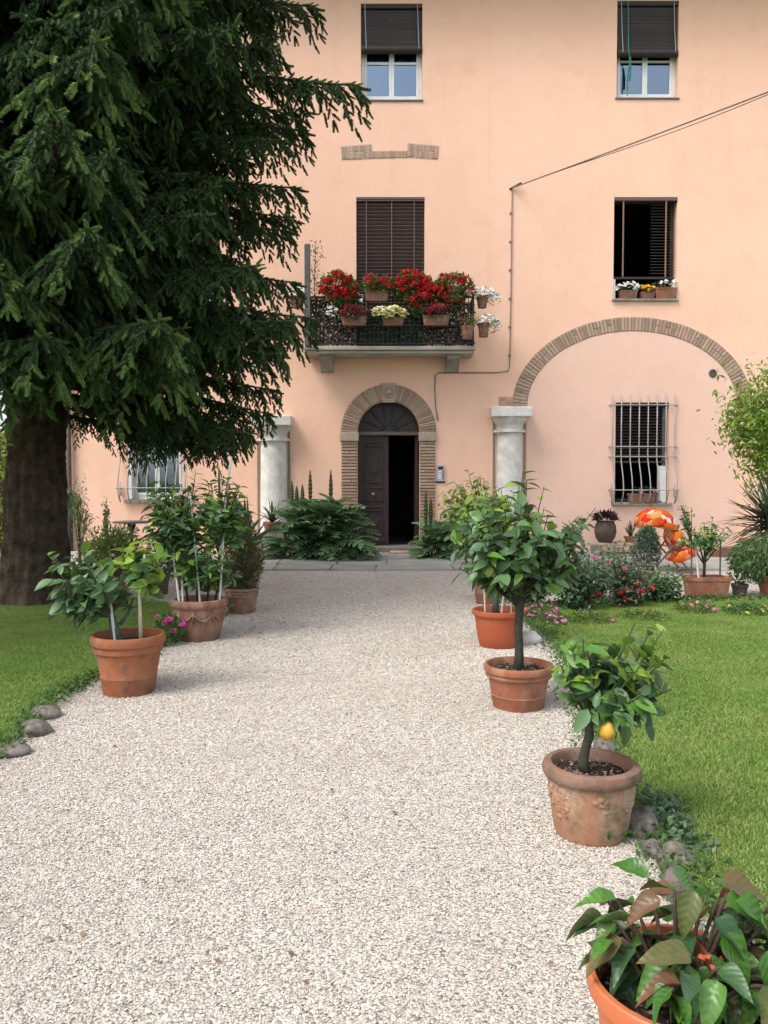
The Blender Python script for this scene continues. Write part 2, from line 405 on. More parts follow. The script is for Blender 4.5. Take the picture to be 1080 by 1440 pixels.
def glass():
    t = NT('glass')
    fr = t.n('Fresnel'); fr.inputs['IOR'].default_value = 1.5
    f = t.math('ADD', fr.outputs[0], 0.24)
    tr = t.n('BsdfTransparent'); tr.inputs['Color'].default_value = (0.75, 0.8, 0.85, 1)
    gl = t.n('BsdfGlossy'); gl.inputs['Roughness'].default_value = 0.02
    gl.inputs['Color'].default_value = (0.62, 0.80, 1.0, 1)
    vec = t.n('TexCoord').outputs['Object']
    t.l(t.bump(t.noise(vec, 2.5, 2), 0.05, 0.02), gl.inputs['Normal'])
    m = t.n('MixShader'); t.l(f, m.inputs[0]); t.l(tr.outputs[0], m.inputs[1]); t.l(gl.outputs[0], m.inputs[2])
    return t.end(m)
glass()

# ------------------------------------------------------------------ mesh helpers
def link(name, me, mat=None, parent=None, label=None, cat=None, group=None, kind=None):
    o = bpy.data.objects.new(name, me)
    C.objects.link(o)
    if mat is not None and me is not None and not len(me.materials):
        for m in (mat if isinstance(mat, (list, tuple)) else [mat]):
            me.materials.append(MATS[m])
    if parent is not None: o.parent = parent
    tag(o, label, cat, group, kind)
    return o
def tag(o, label=None, cat=None, group=None, kind=None):
    if label: o['label'] = label
    if cat: o['category'] = cat
    if group: o['group'] = group
    if kind: o['kind'] = kind
    return o
def empty(name, loc, label=None, cat=None, group=None, rz=0.0, parent=None):
    o = bpy.data.objects.new(name, None)
    o.empty_display_size = 0.1
    C.objects.link(o)
    o.location = loc
    o.rotation_euler = (0, 0, rz)
    if parent is not None: o.parent = parent
    return tag(o, label, cat, group)

class MB:
    def __init__(s): s.v = []; s.f = []
    def quad(s, a, b, c, d):
        n = len(s.v); s.v += [tuple(a), tuple(b), tuple(c), tuple(d)]; s.f.append((n, n + 1, n + 2, n + 3)); return s
    def box(s, x0, x1, y0, y1, z0, z1, ch=0.0):
        if ch <= 0:
            n = len(s.v)
            s.v += [(x, y, z) for z in (z0, z1) for y in (y0, y1) for x in (x0, x1)]
            for f in ((0, 2, 3, 1), (4, 5, 7, 6), (0, 1, 5, 4), (2, 6, 7, 3), (0, 4, 6, 2), (1, 3, 7, 5)):
                s.f.append(tuple(n + i for i in f))
            return s
        # chamfered box (24 verts)
        xs, ys, zs = (x0, x1), (y0, y1), (z0, z1)
        idx = {}
        for i in (0, 1):
            for j in (0, 1):
                for k in (0, 1):
                    for ax in range(3):
                        p = [xs[i], ys[j], zs[k]]
                        sg = [1 if i == 0 else -1, 1 if j == 0 else -1, 1 if k == 0 else -1]
                        for a in range(3):
                            if a != ax: p[a] += sg[a] * ch
                        idx[(i, j, k, ax)] = len(s.v); s.v.append(tuple(p))
        for ax in range(3):
            for e in (0, 1):
                ring = []
                for (a, b) in ((0, 0), (1, 0), (1, 1), (0, 1)):
                    key = [0, 0, 0]; key[ax] = e
                    o2 = [q for q in range(3) if q != ax]
                    key[o2[0]] = a; key[o2[1]] = b
                    ring.append(idx[(*key, ax)])
                s.f.append(tuple(ring))
        for ax in range(3):
            o2 = [q for q in range(3) if q != ax]
            for a in (0, 1):
                for b in (0, 1):
                    def K(e, axx):
                        key = [0, 0, 0]; key[ax] = e; key[o2[0]] = a; key[o2[1]] = b
                        return idx[(*key, axx)]
                    s.f.append((K(0, o2[0]), K(1, o2[0]), K(1, o2[1]), K(0, o2[1])))
        for i in (0, 1):
            for j in (0, 1):
                for k in (0, 1):
                    s.f.append(tuple(idx[(i, j, k, ax)] for ax in range(3)))
        return s
    def tube(s, pts, r, n=6, cap=True):
        pts = [Vector(p) for p in pts]
        rs = r if isinstance(r, (list, tuple)) else [r] * len(pts)
        base = len(s.v)
        up = Vector((0, 0, 1))
        prev = None
        for i, p in enumerate(pts):
            d = (pts[min(i + 1, len(pts) - 1)] - pts[max(i - 1, 0)])
            d = d.normalized() if d.length > 1e-9 else Vector((0, 0, 1))
            if prev is None:
                a = d.cross(up) if abs(d.z) < 0.95 else d.cross(Vector((1, 0, 0)))
            else:
                a = prev - d * prev.dot(d)
                if a.length < 1e-6: a = d.cross(up)
            a.normalize(); prev = a
            b = d.cross(a)
            for k in range(n):
                t = 2 * pi * k / n
                s.v.append(tuple(p + a * (rs[i] * cos(t)) + b * (rs[i] * sin(t))))
        for i in range(len(pts) - 1):
            for k in range(n):
                k2 = (k + 1) % n
                s.f.append((base + i * n + k, base + i * n + k2, base + (i + 1) * n + k2, base + (i + 1) * n + k))
        if cap:
            s.f.append(tuple(base + k for k in range(n - 1, -1, -1)))
            e = base + (len(pts) - 1) * n
            s.f.append(tuple(e + k for k in range(n)))
        return s
    def lathe(s, prof, n=24, c=(0, 0, 0), wob=0.0, cap0=True, cap1=False):
        base = len(s.v)
        for (r, z) in prof:
            for k in range(n):
                t = 2 * pi * k / n
                q = r * (1 + wob * sin(3 * t + 7 * z) * 0.5)
                s.v.append((c[0] + q * cos(t), c[1] + q * sin(t), c[2] + z))
        m = len(prof)
        for i in range(m - 1):
            for k in range(n):
                k2 = (k + 1) % n
                s.f.append((base + i * n + k, base + i * n + k2, base + (i + 1) * n + k2, base + (i + 1) * n + k))
        if cap0: s.f.append(tuple(base + k for k in range(n - 1, -1, -1)))
        if cap1: s.f.append(tuple(base + (m - 1) * n + k for k in range(n)))
        return s
    def prism(s, poly, y0, y1):
        """polygon in x,z (counter-clockwise seen from the front), extruded y0 (front) .. y1 (back)"""
        b = len(s.v); n = len(poly)
        s.v += [(x, y0, z) for x, z in poly] + [(x, y1, z) for x, z in poly]
        s.f.append(tuple(range(b, b + n)))
        s.f.append(tuple(range(b + 2 * n - 1, b + n - 1, -1)))
        for i in range(n):
            j = (i + 1) % n
            s.f.append((b + i, b + n + i, b + n + j, b + j))
        return s
    def mesh(s, name, smooth=False):
        me = bpy.data.meshes.new(name)
        me.from_pydata(s.v, [], s.f)
        if smooth: me.shade_smooth() if hasattr(me, 'shade_smooth') else None
        me.update()
        return me
    def build(s, name, mat, parent=None, smooth=False, sharp=None, **kw):
        me = s.mesh(name, smooth)
        if smooth and sharp is not None:
            me.set_sharp_from_angle(angle=radians(sharp))
        return link(name, me, mat, parent, **kw)

def np_mesh(name, V, F, smooth=False, matidx=None):
    """V (n,3), F (m,k): every face has k corners"""
    me = bpy.data.meshes.new(name)
    m, k = F.shape
    me.vertices.add(len(V)); me.loops.add(m * k); me.polygons.add(m)
    me.vertices.foreach_set('co', np.ascontiguousarray(V, dtype=np.float32).ravel())
    me.loops.foreach_set('vertex_index', np.ascontiguousarray(F, dtype=np.int32).ravel())
    me.polygons.foreach_set('loop_start', np.arange(0, m * k, k, dtype=np.int32))
    if matidx is not None: me.polygons.foreach_set('material_index', matidx.astype(np.int32))
    me.polygons.foreach_set('use_smooth', np.full(m, smooth, dtype=bool))
    me.update(calc_edges=True)
    return me
def scatter(tmpl, M):
    """tmpl (verts, faces), M (N,3,4) -> merged V, F"""
    tv, tf = tmpl
    N = len(M)
    V = np.einsum('nij,vj->nvi', M[:, :, :3], tv) + M[:, None, :, 3]
    F = tf[None, :, :] + (np.arange(N) * len(tv))[:, None, None]
    return V.reshape(-1, 3), F.reshape(-1, tf.shape[1])
def frames(P, Dv, Nv, S, W=None):
    """transforms: x axis along Dv (length S), z axis near Nv, y across (width W)"""
    P = np.asarray(P, float); Dv = np.asarray(Dv, float); Nv = np.asarray(Nv, float)
    S = np.broadcast_to(np.asarray(S, float), (len(P),)); W = S if W is None else np.broadcast_to(np.asarray(W, float), (len(P),))
    x = Dv / (np.linalg.norm(Dv, axis=1, keepdims=True) + 1e-9)
    z = Nv - x * np.sum(Nv * x, axis=1, keepdims=True)
    ln = np.linalg.norm(z, axis=1, keepdims=True)
    z = np.where(ln < 1e-4, np.array([[0.3, 0.5, 0.8]]), z)
    z = z / (np.linalg.norm(z, axis=1, keepdims=True) + 1e-9)
    y = np.cross(z, x)
    M = np.zeros((len(P), 3, 4))
    M[:, :, 0] = x * S[:, None]; M[:, :, 1] = y * W[:, None]; M[:, :, 2] = z * S[:, None]; M[:, :, 3] = P
    return M
def M4(m):
    return Matrix([list(m[0]), list(m[1]), list(m[2]), [0, 0, 0, 1]])
def unit(a): return a / (np.linalg.norm(a, axis=-1, keepdims=True) + 1e-9)

# leaf templates: along +x from 0 to 1, face up +z
def leaf_tmpl(w=0.45, fold=0.12, curl=0.25, n=5, shape='ovate', wave=0.0, seed=0):
    r = np.random.default_rng(seed)
    V = []; F = []
    ph = r.uniform(0, 6)
    for i in range(n + 1):
        t = i / n
        if shape == 'ovate': hw = w * 0.5 * sin(pi * min(1, t ** 0.78)) ** 0.85
        elif shape == 'heart': hw = w * 0.5 * sin(pi * t ** 0.60) ** 0.85 * (1 - .25 * t) if 0 < t < 1 else 0
        elif shape == 'lance': hw = w * 0.5 * (min(1, t / 0.15 + 0.35)) * (1 - t) ** 0.6 if t < 1 else 0
        else: hw = w * 0.5 * sin(pi * t) ** 0.6 if 0 < t < 1 else 0
        hw = max(hw, 0.004)
        zc = -curl * t * t + 0.06 * t
        xx = t * (1 - 0.12 * curl * t)
        wv = wave * sin(9 * t + ph)
        V += [(xx, -hw, zc + fold * hw * 2 + wv * hw), (xx, 0, zc), (xx, hw, zc + fold * hw * 2 - wv * hw)]
    for i in range(n):
        for j in range(2):
            a = i * 3 + j
            F.append((a, a + 3, a + 4, a + 1))
    return np.array(V), np.array(F)
def simple_leaf(w=0.5, curl=0.15):
    V = np.array([(0, 0, 0), (0.45, -w / 2, 0.03), (1, 0, -curl), (0.45, w / 2, 0.03), (0.5, 0, -0.05)])
    F = np.array([(0, 1, 4), (1, 2, 4), (2, 3, 4), (3, 0, 4)])
    return V, F
def tmesh(name, tm, mat, smooth=True):
    me = np_mesh(name, tm[0], tm[1], smooth)
    me.materials.append(MATS[mat])
    return me

def ball(n, rx, ry, rz, r=RNG, lo=0.0, zmin=-1.0):
    """n points in an ellipsoid, radius fraction lo..1"""
    out = []
    while len(out) < n:
        p = r.uniform(-1, 1, 3); q = np.linalg.norm(p)
        if lo < q <= 1 and p[2] >= zmin: out.append(p * (rx, ry, rz))
    return np.array(out)
def rand_dirs(n, r=RNG): return unit(r.normal(size=(n, 3)))

def foliage(name, P, Dv, Nv, size, mat, parent=None, tm=None, w=None, kind='stuff', **kw):
    tm = tm or simple_leaf()
    V, F = scatter(tm, frames(P, Dv, Nv, size, w))
    return link(name, np_mesh(name, V, F, True), mat, parent, kind=kind, **kw)

def rock(r, sx, sy, sz, seed):
    rr = np.random.default_rng(seed)
    mb = MB()
    nu, nv = 16, 10
    k = rr.normal(size=(9, 3)); ph = rr.uniform(0, 6, 9)
    for i in range(nv + 1):
        a = -pi / 2 + pi * i / nv
        for j in range(nu):
            b = 2 * pi * j / nu
            d = np.array((cos(a) * cos(b), cos(a) * sin(b), sin(a)))
            q = 1 + sum(0.05 * sin(2.2 * np.dot(k[m], d) + ph[m]) for m in range(9)) + rr.uniform(-0.012, 0.012)
            mb.v.append((d[0] * r * sx * q, d[1] * r * sy * q, d[2] * r * sz * q))
    for i in range(nv):
        for j in range(nu):
            j2 = (j + 1) % nu
            mb.f.append((i * nu + j, i * nu + j2, (i + 1) * nu + j2, (i + 1) * nu + j))
    return mb

# ================================================================== GROUND
def sheet(name, poly, z, mat, skirt=0.06, **kw):
    mb = MB()
    n = len(poly)
    mb.v = [(x, y, z) for x, y in poly] + [(x, y, z - skirt) for x, y in poly]
    mb.f.append(tuple(range(n)))
    for i in range(n):
        j = (i + 1) % n
        mb.f.append((i, n + i, n + j, j))
    return mb.build(name, mat, None, **kw)
sheet('ground', [(-400, -300), (400, -300), (400, 500), (-400, 500)], -0.05, 'lawn_soil', kind='structure')
sheet('gravel_path', [(-9.5, -14), (11, -14), (11, 16.6), (-9.5, 16.6)], 0.0, 'gravel', 0.04, kind='structure',
      label='pale gravel drive leading to the front door')
LAWN_L = [(-2.0, -6), (-2.05, 3), (-2.10, 4.3), (-2.16, 4.9), (-2.24, 5.5), (-2.18, 6.1), (-2.02, 6.9), (-2.0, 7.8), (-2.0, 8.6), (-2.3, 9.5),
          (-3.0, 10.1), (-6, 10.5), (-9.5, 10.5), (-9.5, -6)]
LAWN_R = [(1.02, -6), (1.08, 2.2), (1.13, 2.9), (1.12, 3.5), (1.22, 4.6), (1.36, 5.6), (1.5, 6.6), (1.56, 7.6), (1.52, 8.6), (1.6, 9.4),
          (3.0, 9.95), (5, 10.1), (11, 10.3), (11, -6)]
sheet('lawn_left', LAWN_L, 0.03, 'lawn_soil', 0.05, kind='structure')
sheet('lawn_right', LAWN_R[::-1], 0.03, 'lawn_soil', 0.05, kind='structure')

def inside(P, poly):
    x, y = P[:, 0], P[:, 1]
    c = np.zeros(len(P), bool)
    n = len(poly)
    for i in range(n):
        x1, y1 = poly[i]; x2, y2 = poly[(i + 1) % n]
        m = ((y1 > y) != (y2 > y)) & (x < (x2 - x1) * (y - y1) / (y2 - y1 + 1e-12) + x1)
        c ^= m
    return c
def grass(name, poly, box, n, sgn, label):
    r = np.random.default_rng(11 + n)
    x0, x1, y0, y1 = box
    P = np.stack([r.uniform(x0, x1, n * 4), r.uniform(y0, y1, n * 4)], 1)
    jit = P + r.normal(0, 0.03, P.shape)
    keep = inside(jit, poly) & (sgn * P[:, 0] < 0.47 * P[:, 1] + 0.75)
    clump = 0.5 + 0.5 * np.sin(P[:, 0] * 3.1 + 1.3 * np.sin(P[:, 1] * 2.3)) * np.sin(P[:, 1] * 2.7 + 0.9 * np.sin(P[:, 0] * 4.1))
    keep &= r.uniform(0, 1, len(P)) < 0.55 + 0.45 * clump
    P = P[keep][:n]; clump = clump[keep][:n]
    m = len(P)
    az = r.uniform(0, 2 * pi, m); h = r.uniform(0.010, 0.023, m) * (0.75 + 0.5 * clump)
    lean = r.uniform(0.2, 1.3, m) * h
    wd = r.uniform(0.0022, 0.0042, m) * (0.8 + 0.12 * P[:, 1])
    a2 = r.uniform(0, 2 * pi, m)
    b = np.stack([P[:, 0], P[:, 1], np.full(m, 0.028)], 1)
    off = np.stack([np.cos(a2) * wd, np.sin(a2) * wd, np.zeros(m)], 1)
    tip = b + np.stack([np.cos(az) * lean, np.sin(az) * lean, h], 1)
    V = np.stack([b - off, b + off, tip], 1).reshape(-1, 3)
    F = np.arange(3 * m).reshape(-1, 3)
    return link(name, np_mesh(name, V, F), 'grass', None, label=label, cat='grass', kind='stuff')
grass('grass', LAWN_R, (1.0, 5.6, 1.9, 10.4), 270000, 1, 'short mown grass of the sunny lawn right of the drive')
grass('grass', LAWN_L, (-5.8, -1.9, 3.8, 10.6), 170000, -1, 'short grass of the shaded lawn under the spruce left of the drive')

def pebbles():
    r = np.random.default_rng(5)
    tm = []
    for k in range(14):
        base = np.array([(1, 0, 0), (0.2, 1, 0), (-1, 0.1, 0), (0, -1, 0), (0.1, 0, 0.75), (0, 0.1, -0.7)], float)
        base += r.uniform(-0.32, 0.32, base.shape); base[:, 2] *= .62
        tm.append(base)
    tf = np.array([(0, 1, 4), (1, 2, 4), (2, 3, 4), (3, 0, 4), (1, 0, 5), (2, 1, 5), (3, 2, 5), (0, 3, 5)])
    Vs = []; Fs = []; off = 0
    def band(y0, y1, dens, s0, s1):
        n = int((y1 - y0) * 4.2 * dens)
        P = np.stack([r.uniform(-2.4, 1.8, n), r.uniform(y0, y1, n)], 1)
        k = (np.abs(P[:, 0]) < 0.47 * P[:, 1] + 0.45) & ~inside(P + r.normal(0, 0.02, P.shape), LAWN_L) & ~inside(P + r.normal(0, 0.02, P.shape), LAWN_R)
        P = P[k]
        return P, r.uniform(s0, s1, len(P)) * np.where(r.uniform(0, 1, len(P)) < 0.06, 1.45, 1.0)
    L = [band(1.8, 3.2, 13200, 0.0032, 0.0064), band(3.2, 4.6, 9200, 0.0038, 0.0072), band(4.6, 6.2, 5200, 0.0048, 0.0085), band(6.2, 8.5, 3200, 0.007, 0.011), band(8.5, 10.5, 1200, 0.008, 0.012), band(10.5, 13.3, 500, 0.009, 0.013)]
    P = np.concatenate([a for a, b in L]); S = np.concatenate([b for a, b in L])
    which = r.integers(0, 14, len(P))
    for k in range(14):
        m = which == k
        p = P[m]; s = S[m]; q = len(p)
        dirs = unit(np.stack([r.normal(size=q), r.normal(size=q), r.normal(size=q) * 0.25], 1))
        nrm = unit(np.stack([r.normal(size=q) * 0.22, r.normal(size=q) * 0.22, np.ones(q)], 1))
        z = r.uniform(0.0, 0.0045, q)
        M = frames(np.stack([p[:, 0], p[:, 1], z], 1), dirs, nrm, s, s * r.uniform(0.6, 1.0, q))
        V, F = scatter((tm[k], tf), M)
        Vs.append(V); Fs.append(F + off); off += len(V)
    V = np.concatenate(Vs); F = np.concatenate(Fs)
    return link('gravel', np_mesh('gravel', V, F), 'pebble', None, label='loose pale gravel stones lying on the drive', cat='gravel', kind='stuff')
pebbles()

# paved strip at the foot of the house: every slab its own piece
def terrace():
    base = MB().box(-7.6, 10.6, 13.45, D, -0.04, 0.012).build('terrace', 'stone_grey', None, kind='structure', label='strip of worn stone paving along the foot of the house')
    r = random.Random(3)
    y = 13.42
    while y < D - 0.2:
        dep = min(r.uniform(0.75, 0.95), D - 0.03 - y)
        x = -7.6 + r.uniform(0, 0.5)
        while x < 10.4:
            w = r.uniform(0.75, 1.35)
            g = 0.014
            mb = MB().box(x + g, x + w - g, y + g, y + dep - g, -0.02, 0.042 + r.uniform(-0.006, 0.006), 0.006)
            for i, v in enumerate(mb.v):
                mb.v[i] = (v[0] + r.uniform(-0.006, 0.006), v[1] + r.uniform(-0.006, 0.006), v[2])
            mb.build('slab', 'slab', base)
            x += w
        y += dep
terrace()

# ================================================================== HOUSE
HX0, HX1, HZ1 = fx(62), 10.8, 11.75
house = empty('house', (0, D, 0), 'peach plastered three-storey villa with balcony and arched front door', 'house')
ROOM = 5.5
OPEN = {}     # name: x0, x1, z0, z1
def rect(n, a, b, t, bt):
    m = (t + bt) / 2
    OPEN[n] = (fx(a, m), fx(b, m), fz(bt), fz(t))
rect('top_a', 507.5, 594, 5, 141)
rect('top_b', 867.5, 954, 1, 138)
rect('balcony', 501, 597, 277, 488)
rect('mid', 863, 952, 277, 421)
rect('grille_r', 865, 940, 566, 707)
rect('grille_l', 180, 257, 566, 703)
DX0, DX1 = fx(503, 690), fx(590, 690)
DZ0, DZS = fz(768), fz(608)
DR = (DX1 - DX0) / 2; DXC = (DX0 + DX1) / 2
RD = 0.26

def build_wall():
    mb = MB()
    ops = list(OPEN.values()) + [(DX0, DX1, DZ0, DZS + DR)]
    xs = sorted(set([HX0, HX1] + [o[0] for o in ops] + [o[1] for o in ops]))
    zs = sorted(set([-0.05, HZ1] + [o[2] for o in ops] + [o[3] for o in ops]))
    for i in range(len(xs) - 1):
        for j in range(len(zs) - 1):
            cx, cz = (xs[i] + xs[i + 1]) / 2, (zs[j] + zs[j + 1]) / 2
            if any(o[0] < cx < o[1] and o[2] < cz < o[3] for o in ops): continue
            mb.quad((xs[i], 0, zs[j]), (xs[i + 1], 0, zs[j]), (xs[i + 1], 0, zs[j + 1]), (xs[i], 0, zs[j + 1]))
    for (a, b, c, d) in OPEN.values():
        mb.quad((a, 0, c), (a, 0, d), (a, RD, d), (a, RD, c))
        mb.quad((b, 0, d), (b, 0, c), (b, RD, c), (b, RD, d))
        mb.quad((a, 0, d), (b, 0, d), (b, RD, d), (a, RD, d))
        mb.quad((b, 0, c), (a, 0, c), (a, RD, c), (b, RD, c))
    # arched door: spandrels and soffit
    N = 24; R2 = 0.45
    pts = [(DXC - DR * cos(pi * k / N), DZS + DR * sin(pi * k / N)) for k in range(N + 1)]
    top = DZS + DR
    for k in range(N):
        (x1, z1), (x2, z2) = pts[k], pts[k + 1]
        mb.quad((x1, 0, z1), (x2, 0, z2), (x2, 0, top), (x1, 0, top))
        mb.quad((x1, 0, z1), (x1, R2, z1), (x2, R2, z2), (x2, 0, z2))
    mb.quad((DX0, 0, DZ0), (DX0, R2, DZ0), (DX0, R2, DZS), (DX0, 0, DZS))
    mb.quad((DX1, 0, DZS), (DX1, R2, DZS), (DX1, R2, DZ0), (DX1, 0, DZ0))
    mb.build('wall', 'plaster', house)
    # the rest of the shell
    s = MB()
    y1 = 9.0
    s.quad((HX0, y1, -0.05), (HX0, 0, -0.05), (HX0, 0, HZ1), (HX0, y1, HZ1))
    s.quad((HX1, 0, -0.05), (HX1, y1, -0.05), (HX1, y1, HZ1), (HX1, 0, HZ1))
    s.quad((HX1, y1, -0.05), (HX0, y1, -0.05), (HX0, y1, HZ1), (HX1, y1, HZ1))
    s.build('side_wall', 'plaster', house)
    it = MB()
    for z in (0.13, fz(490) + 0.02, 7.9, HZ1 - 0.06):
        it.box(HX0 + 0.03, HX1 - 0.03, 0.30, y1 - 0.03, z - 0.16, z)
    it.quad((HX0 + 0.03, ROOM, 0), (HX1 - 0.03, ROOM, 0), (HX1 - 0.03, ROOM, HZ1), (HX0 + 0.03, ROOM, HZ1))
    for x in (fx(300), fx(440), fx(640), fx(800), fx(1010)):
        it.box(x - 0.06, x + 0.06, 0.30, ROOM - 0.01, 0.14, HZ1 - 0.23)
    it.build('interior', 'interior', house)
    # hipped tiled roof with broad eaves
    r = MB()
    e = 0.75
    x0, x1, ya, yb, z0, z1 = HX0 - e, HX1 + e, -e, y1 + e, HZ1, HZ1 + 2.3
    xm0, xm1, ym = x0 + 5, x1 - 5, (ya + yb) / 2
    r.v = [(x0, ya, z0 + .12), (x1, ya, z0 + .12), (x1, yb, z0 + .12), (x0, yb, z0 + .12), (xm0, ym, z1), (xm1, ym, z1)]
    r.f = [(0, 1, 5, 4), (1, 2, 5), (2, 3, 4, 5), (3, 0, 4)]
    roof = r.build('roof', 'roof_tile', house)
    MB().box(x0, x1, ya, yb, z0, z0 + 0.1).build('eave', 'soffit', roof)
    MB().tube([(x0, ya - 0.07, z0 + 0.06), (x1, ya - 0.07, z0 + 0.06)], 0.07, 10).build('gutter', 'iron_brown', roof)
build_wall()

# plaster field inside the blocked arch
ACX = fx(889.5, 520)
AZ = fz(572)
AO_A, AO_B = (fx(1058, 560) - fx(721, 560)) / 2, fz(446) - AZ
AI_A, AI_B = (fx(1037, 560) - fx(742, 560)) / 2, fz(466) - AZ
def infill():
    mb = MB()
    oa, ob, oc, od = OPEN['grille_r']
    N = 40
    arc = [(ACX + (AI_A + .01) * cos(pi * k / N), AZ + (AI_B + .01) * sin(pi * k / N)) for k in range(N + 1)]   # right to left
    Y = -0.006
    xr, xl = arc[0][0], arc[-1][0]
    # below the springing: frame round the window opening; above: fan strips
    cells_x = [xl, oa - .0, ob + .0, xr]
    zt = max(od, AZ)
    for (a, b, c, d) in ((xl, oa, 0.03, zt), (ob, xr, 0.03, zt), (oa, ob, 0.03, oc), (oa, ob, od, zt)):
        if d - c > 1e-3: mb.quad((a, Y, c), (b, Y, c), (b, Y, d), (a, Y, d))
    for k in range(N):
        (x1, z1), (x2, z2) = arc[k + 1], arc[k]
        z1, z2 = max(z1, zt), max(z2, zt)
        if max(z1, z2) > zt + 1e-4: mb.quad((x1, Y, zt), (x2, Y, zt), (x2, Y, z2), (x1, Y, z1))
    mb.build('arch_infill', 'plaster_infill', house)
infill()

# ---- bricks
BRK = {}
def brick_mesh(mat):
    if mat not in BRK:
        mb = MB(); c = 0.06
        f = [(-.5 + c, -.5, -.5 + c), (.5 - c, -.5, -.5 + c), (.5 - c, -.5, .5 - c), (-.5 + c, -.5, .5 - c)]
        m_ = [(-.5, -.3, -.5), (.5, -.3, -.5), (.5, -.3, .5), (-.5, -.3, .5)]
        b = [(-.5, .5, -.5), (.5, .5, -.5), (.5, .5, .5), (-.5, .5, .5)]
        mb.v = f + m_ + b
        mb.f = [(0, 1, 2, 3)] + [(i, 4 + i, 4 + (i + 1) % 4, (i + 1) % 4) for i in range(4)] + [(4 + i, 8 + i, 8 + (i + 1) % 4, 4 + (i + 1) % 4) for i in range(4)]
        me = mb.mesh('brick'); me.materials.append(MATS[mat]); BRK[mat] = me
    return BRK[mat]
def brick(parent, x, z, w, h, ang, mat, proud=0.014, r=random):
    o = bpy.data.objects.new('brick', brick_mesh(mat))
    C.objects.link(o); o.parent = parent
    dp = 0.06
    o.location = (x + r.uniform(-.003, .003), dp / 2 - proud + r.uniform(-.004, .005), z + r.uniform(-.003, .003))
    o.rotation_euler = (r.uniform(-.02, .02), -ang + r.uniform(-.02, .02), r.uniform(-.015, .015))
    o.scale = (w, dp, h)
    return o

def big_arch():
    # mortar bed, a touch proud of the plaster; bricks set in it
    mb = MB(); N = 60
    for k in range(N):
        q = []
        for t in (pi * k / N, pi * (k + 1) / N):
            q.append(((ACX + AO_A * cos(t), -0.004 if False else -0.007, AZ + AO_B * sin(t)), (ACX + AI_A * cos(t), -0.007, AZ + AI_B * sin(t))))
        mb.quad(q[0][1], q[0][0], q[1][0], q[1][1])
    a, b, c, d = fx(701, 564), fx(742, 564), AZ, fz(557)
    arch = mb.build('brick_arch', 'mortar', house)
    am, bm = (AO_A + AI_A) / 2, (AO_B + AI_B) / 2
    # equal steps along the arc
    T = np.linspace(0, pi, 2000); X = am * np.cos(T); Z = bm * np.sin(T)
    s = np.concatenate([[0], np.cumsum(np.hypot(np.diff(X), np.diff(Z)))])
    n = int(s[-1] / 0.070)
    r = random.Random(4)
    for i in range(n):
        st = s[-1] * (i + 0.5) / n
        t = float(np.interp(st, s, T))
        # radial direction between inner and outer ellipse
        po = Vector((AO_A * cos(t), AO_B * sin(t))); pi_ = Vector((AI_A * cos(t), AI_B * sin(t)))
        dr = po - pi_; L = dr.length
        nx, nz = bm * cos(t), am * sin(t)
        ang = atan2(nz, nx)
        c = (po + pi_) / 2
        mt = r.choice(['brick_pale', 'brick', 'brick', 'brick_red'])
        if r.random() < 0.4:
            e = Vector((cos(ang), sin(ang)))
            for sg in (-1, 1):
                q = c + e * (sg * L * 0.255)
                brick(arch, ACX + q.x, AZ + q.y, L * 0.47, 0.052, ang, mt, 0.017, r)
        else:
            brick(arch, ACX + c.x, AZ + c.y, L * r.uniform(0.9, 1.0), 0.052, ang, mt, 0.017, r)
    # stub of brickwork at the left springing
    st = MB().box(a, fx(722, 564), -0.007, 0.02, fz(570.5), fz(558)).build('brick_stub', 'mortar_pale', house)
    z0, z1 = fz(570.5), fz(558)
    for j in range(2):
        for i in range(2):
            w = (fx(722, 564) - a) / 2
            brick(st, a + w * (i + .5), z0 + (z1 - z0) * (j + .5) / 2, w * .93, (z1 - z0) / 2 * .86, 0, 'brick_red', 0.017, r)
big_arch()

def relieving_arch():
    r = random.Random(9)
    def seg(xa, xb, ta, tb, ba, bb, n, tilt0, tilt1):
        bed = MB()
        A, B, Cc, Dd = (fx(xa, 213), fz(ba)), (fx(xb, 213), fz(bb)), (fx(xb, 213), fz(tb)), (fx(xa, 213), fz(ta))
        bed.prism([A, B, Cc, Dd], -0.005, 0.02)
        o = bed.build('relieving_arch', 'mortar_pale', house)
        for i in range(n):
            t = (i + .5) / n
            x = A[0] + (B[0] - A[0]) * t
            z0 = A[1] + (B[1] - A[1]) * t; z1 = Dd[1] + (Cc[1] - Dd[1]) * t
            ang = tilt0 + (tilt1 - tilt0) * t
            w = (B[0] - A[0]) / n
            mt = r.choice(['brick_red', 'brick_pale', 'brick_red'])
            if r.random() < 0.4 and (z1 - z0) > 0.2:
                h = (z1 - z0) / 2
                for q in (0, 1): brick(o, x, z0 + h * (q + .5), w * .84, h * .9, ang, mt, 0.014, r)
            else: brick(o, x, (z0 + z1) / 2, w * .84, (z1 - z0) * .95, ang, mt, 0.014, r)
    seg(480, 522.5, 206, 202.5, 225, 223.5, 10, 0.14, 0.06)
    seg(523, 572.5, 212.5, 212, 223, 222, 12, 0.05, -0.05)
    seg(573, 616, 201, 205, 221.5, 224.5, 10, -0.06, -0.14)
relieving_arch()

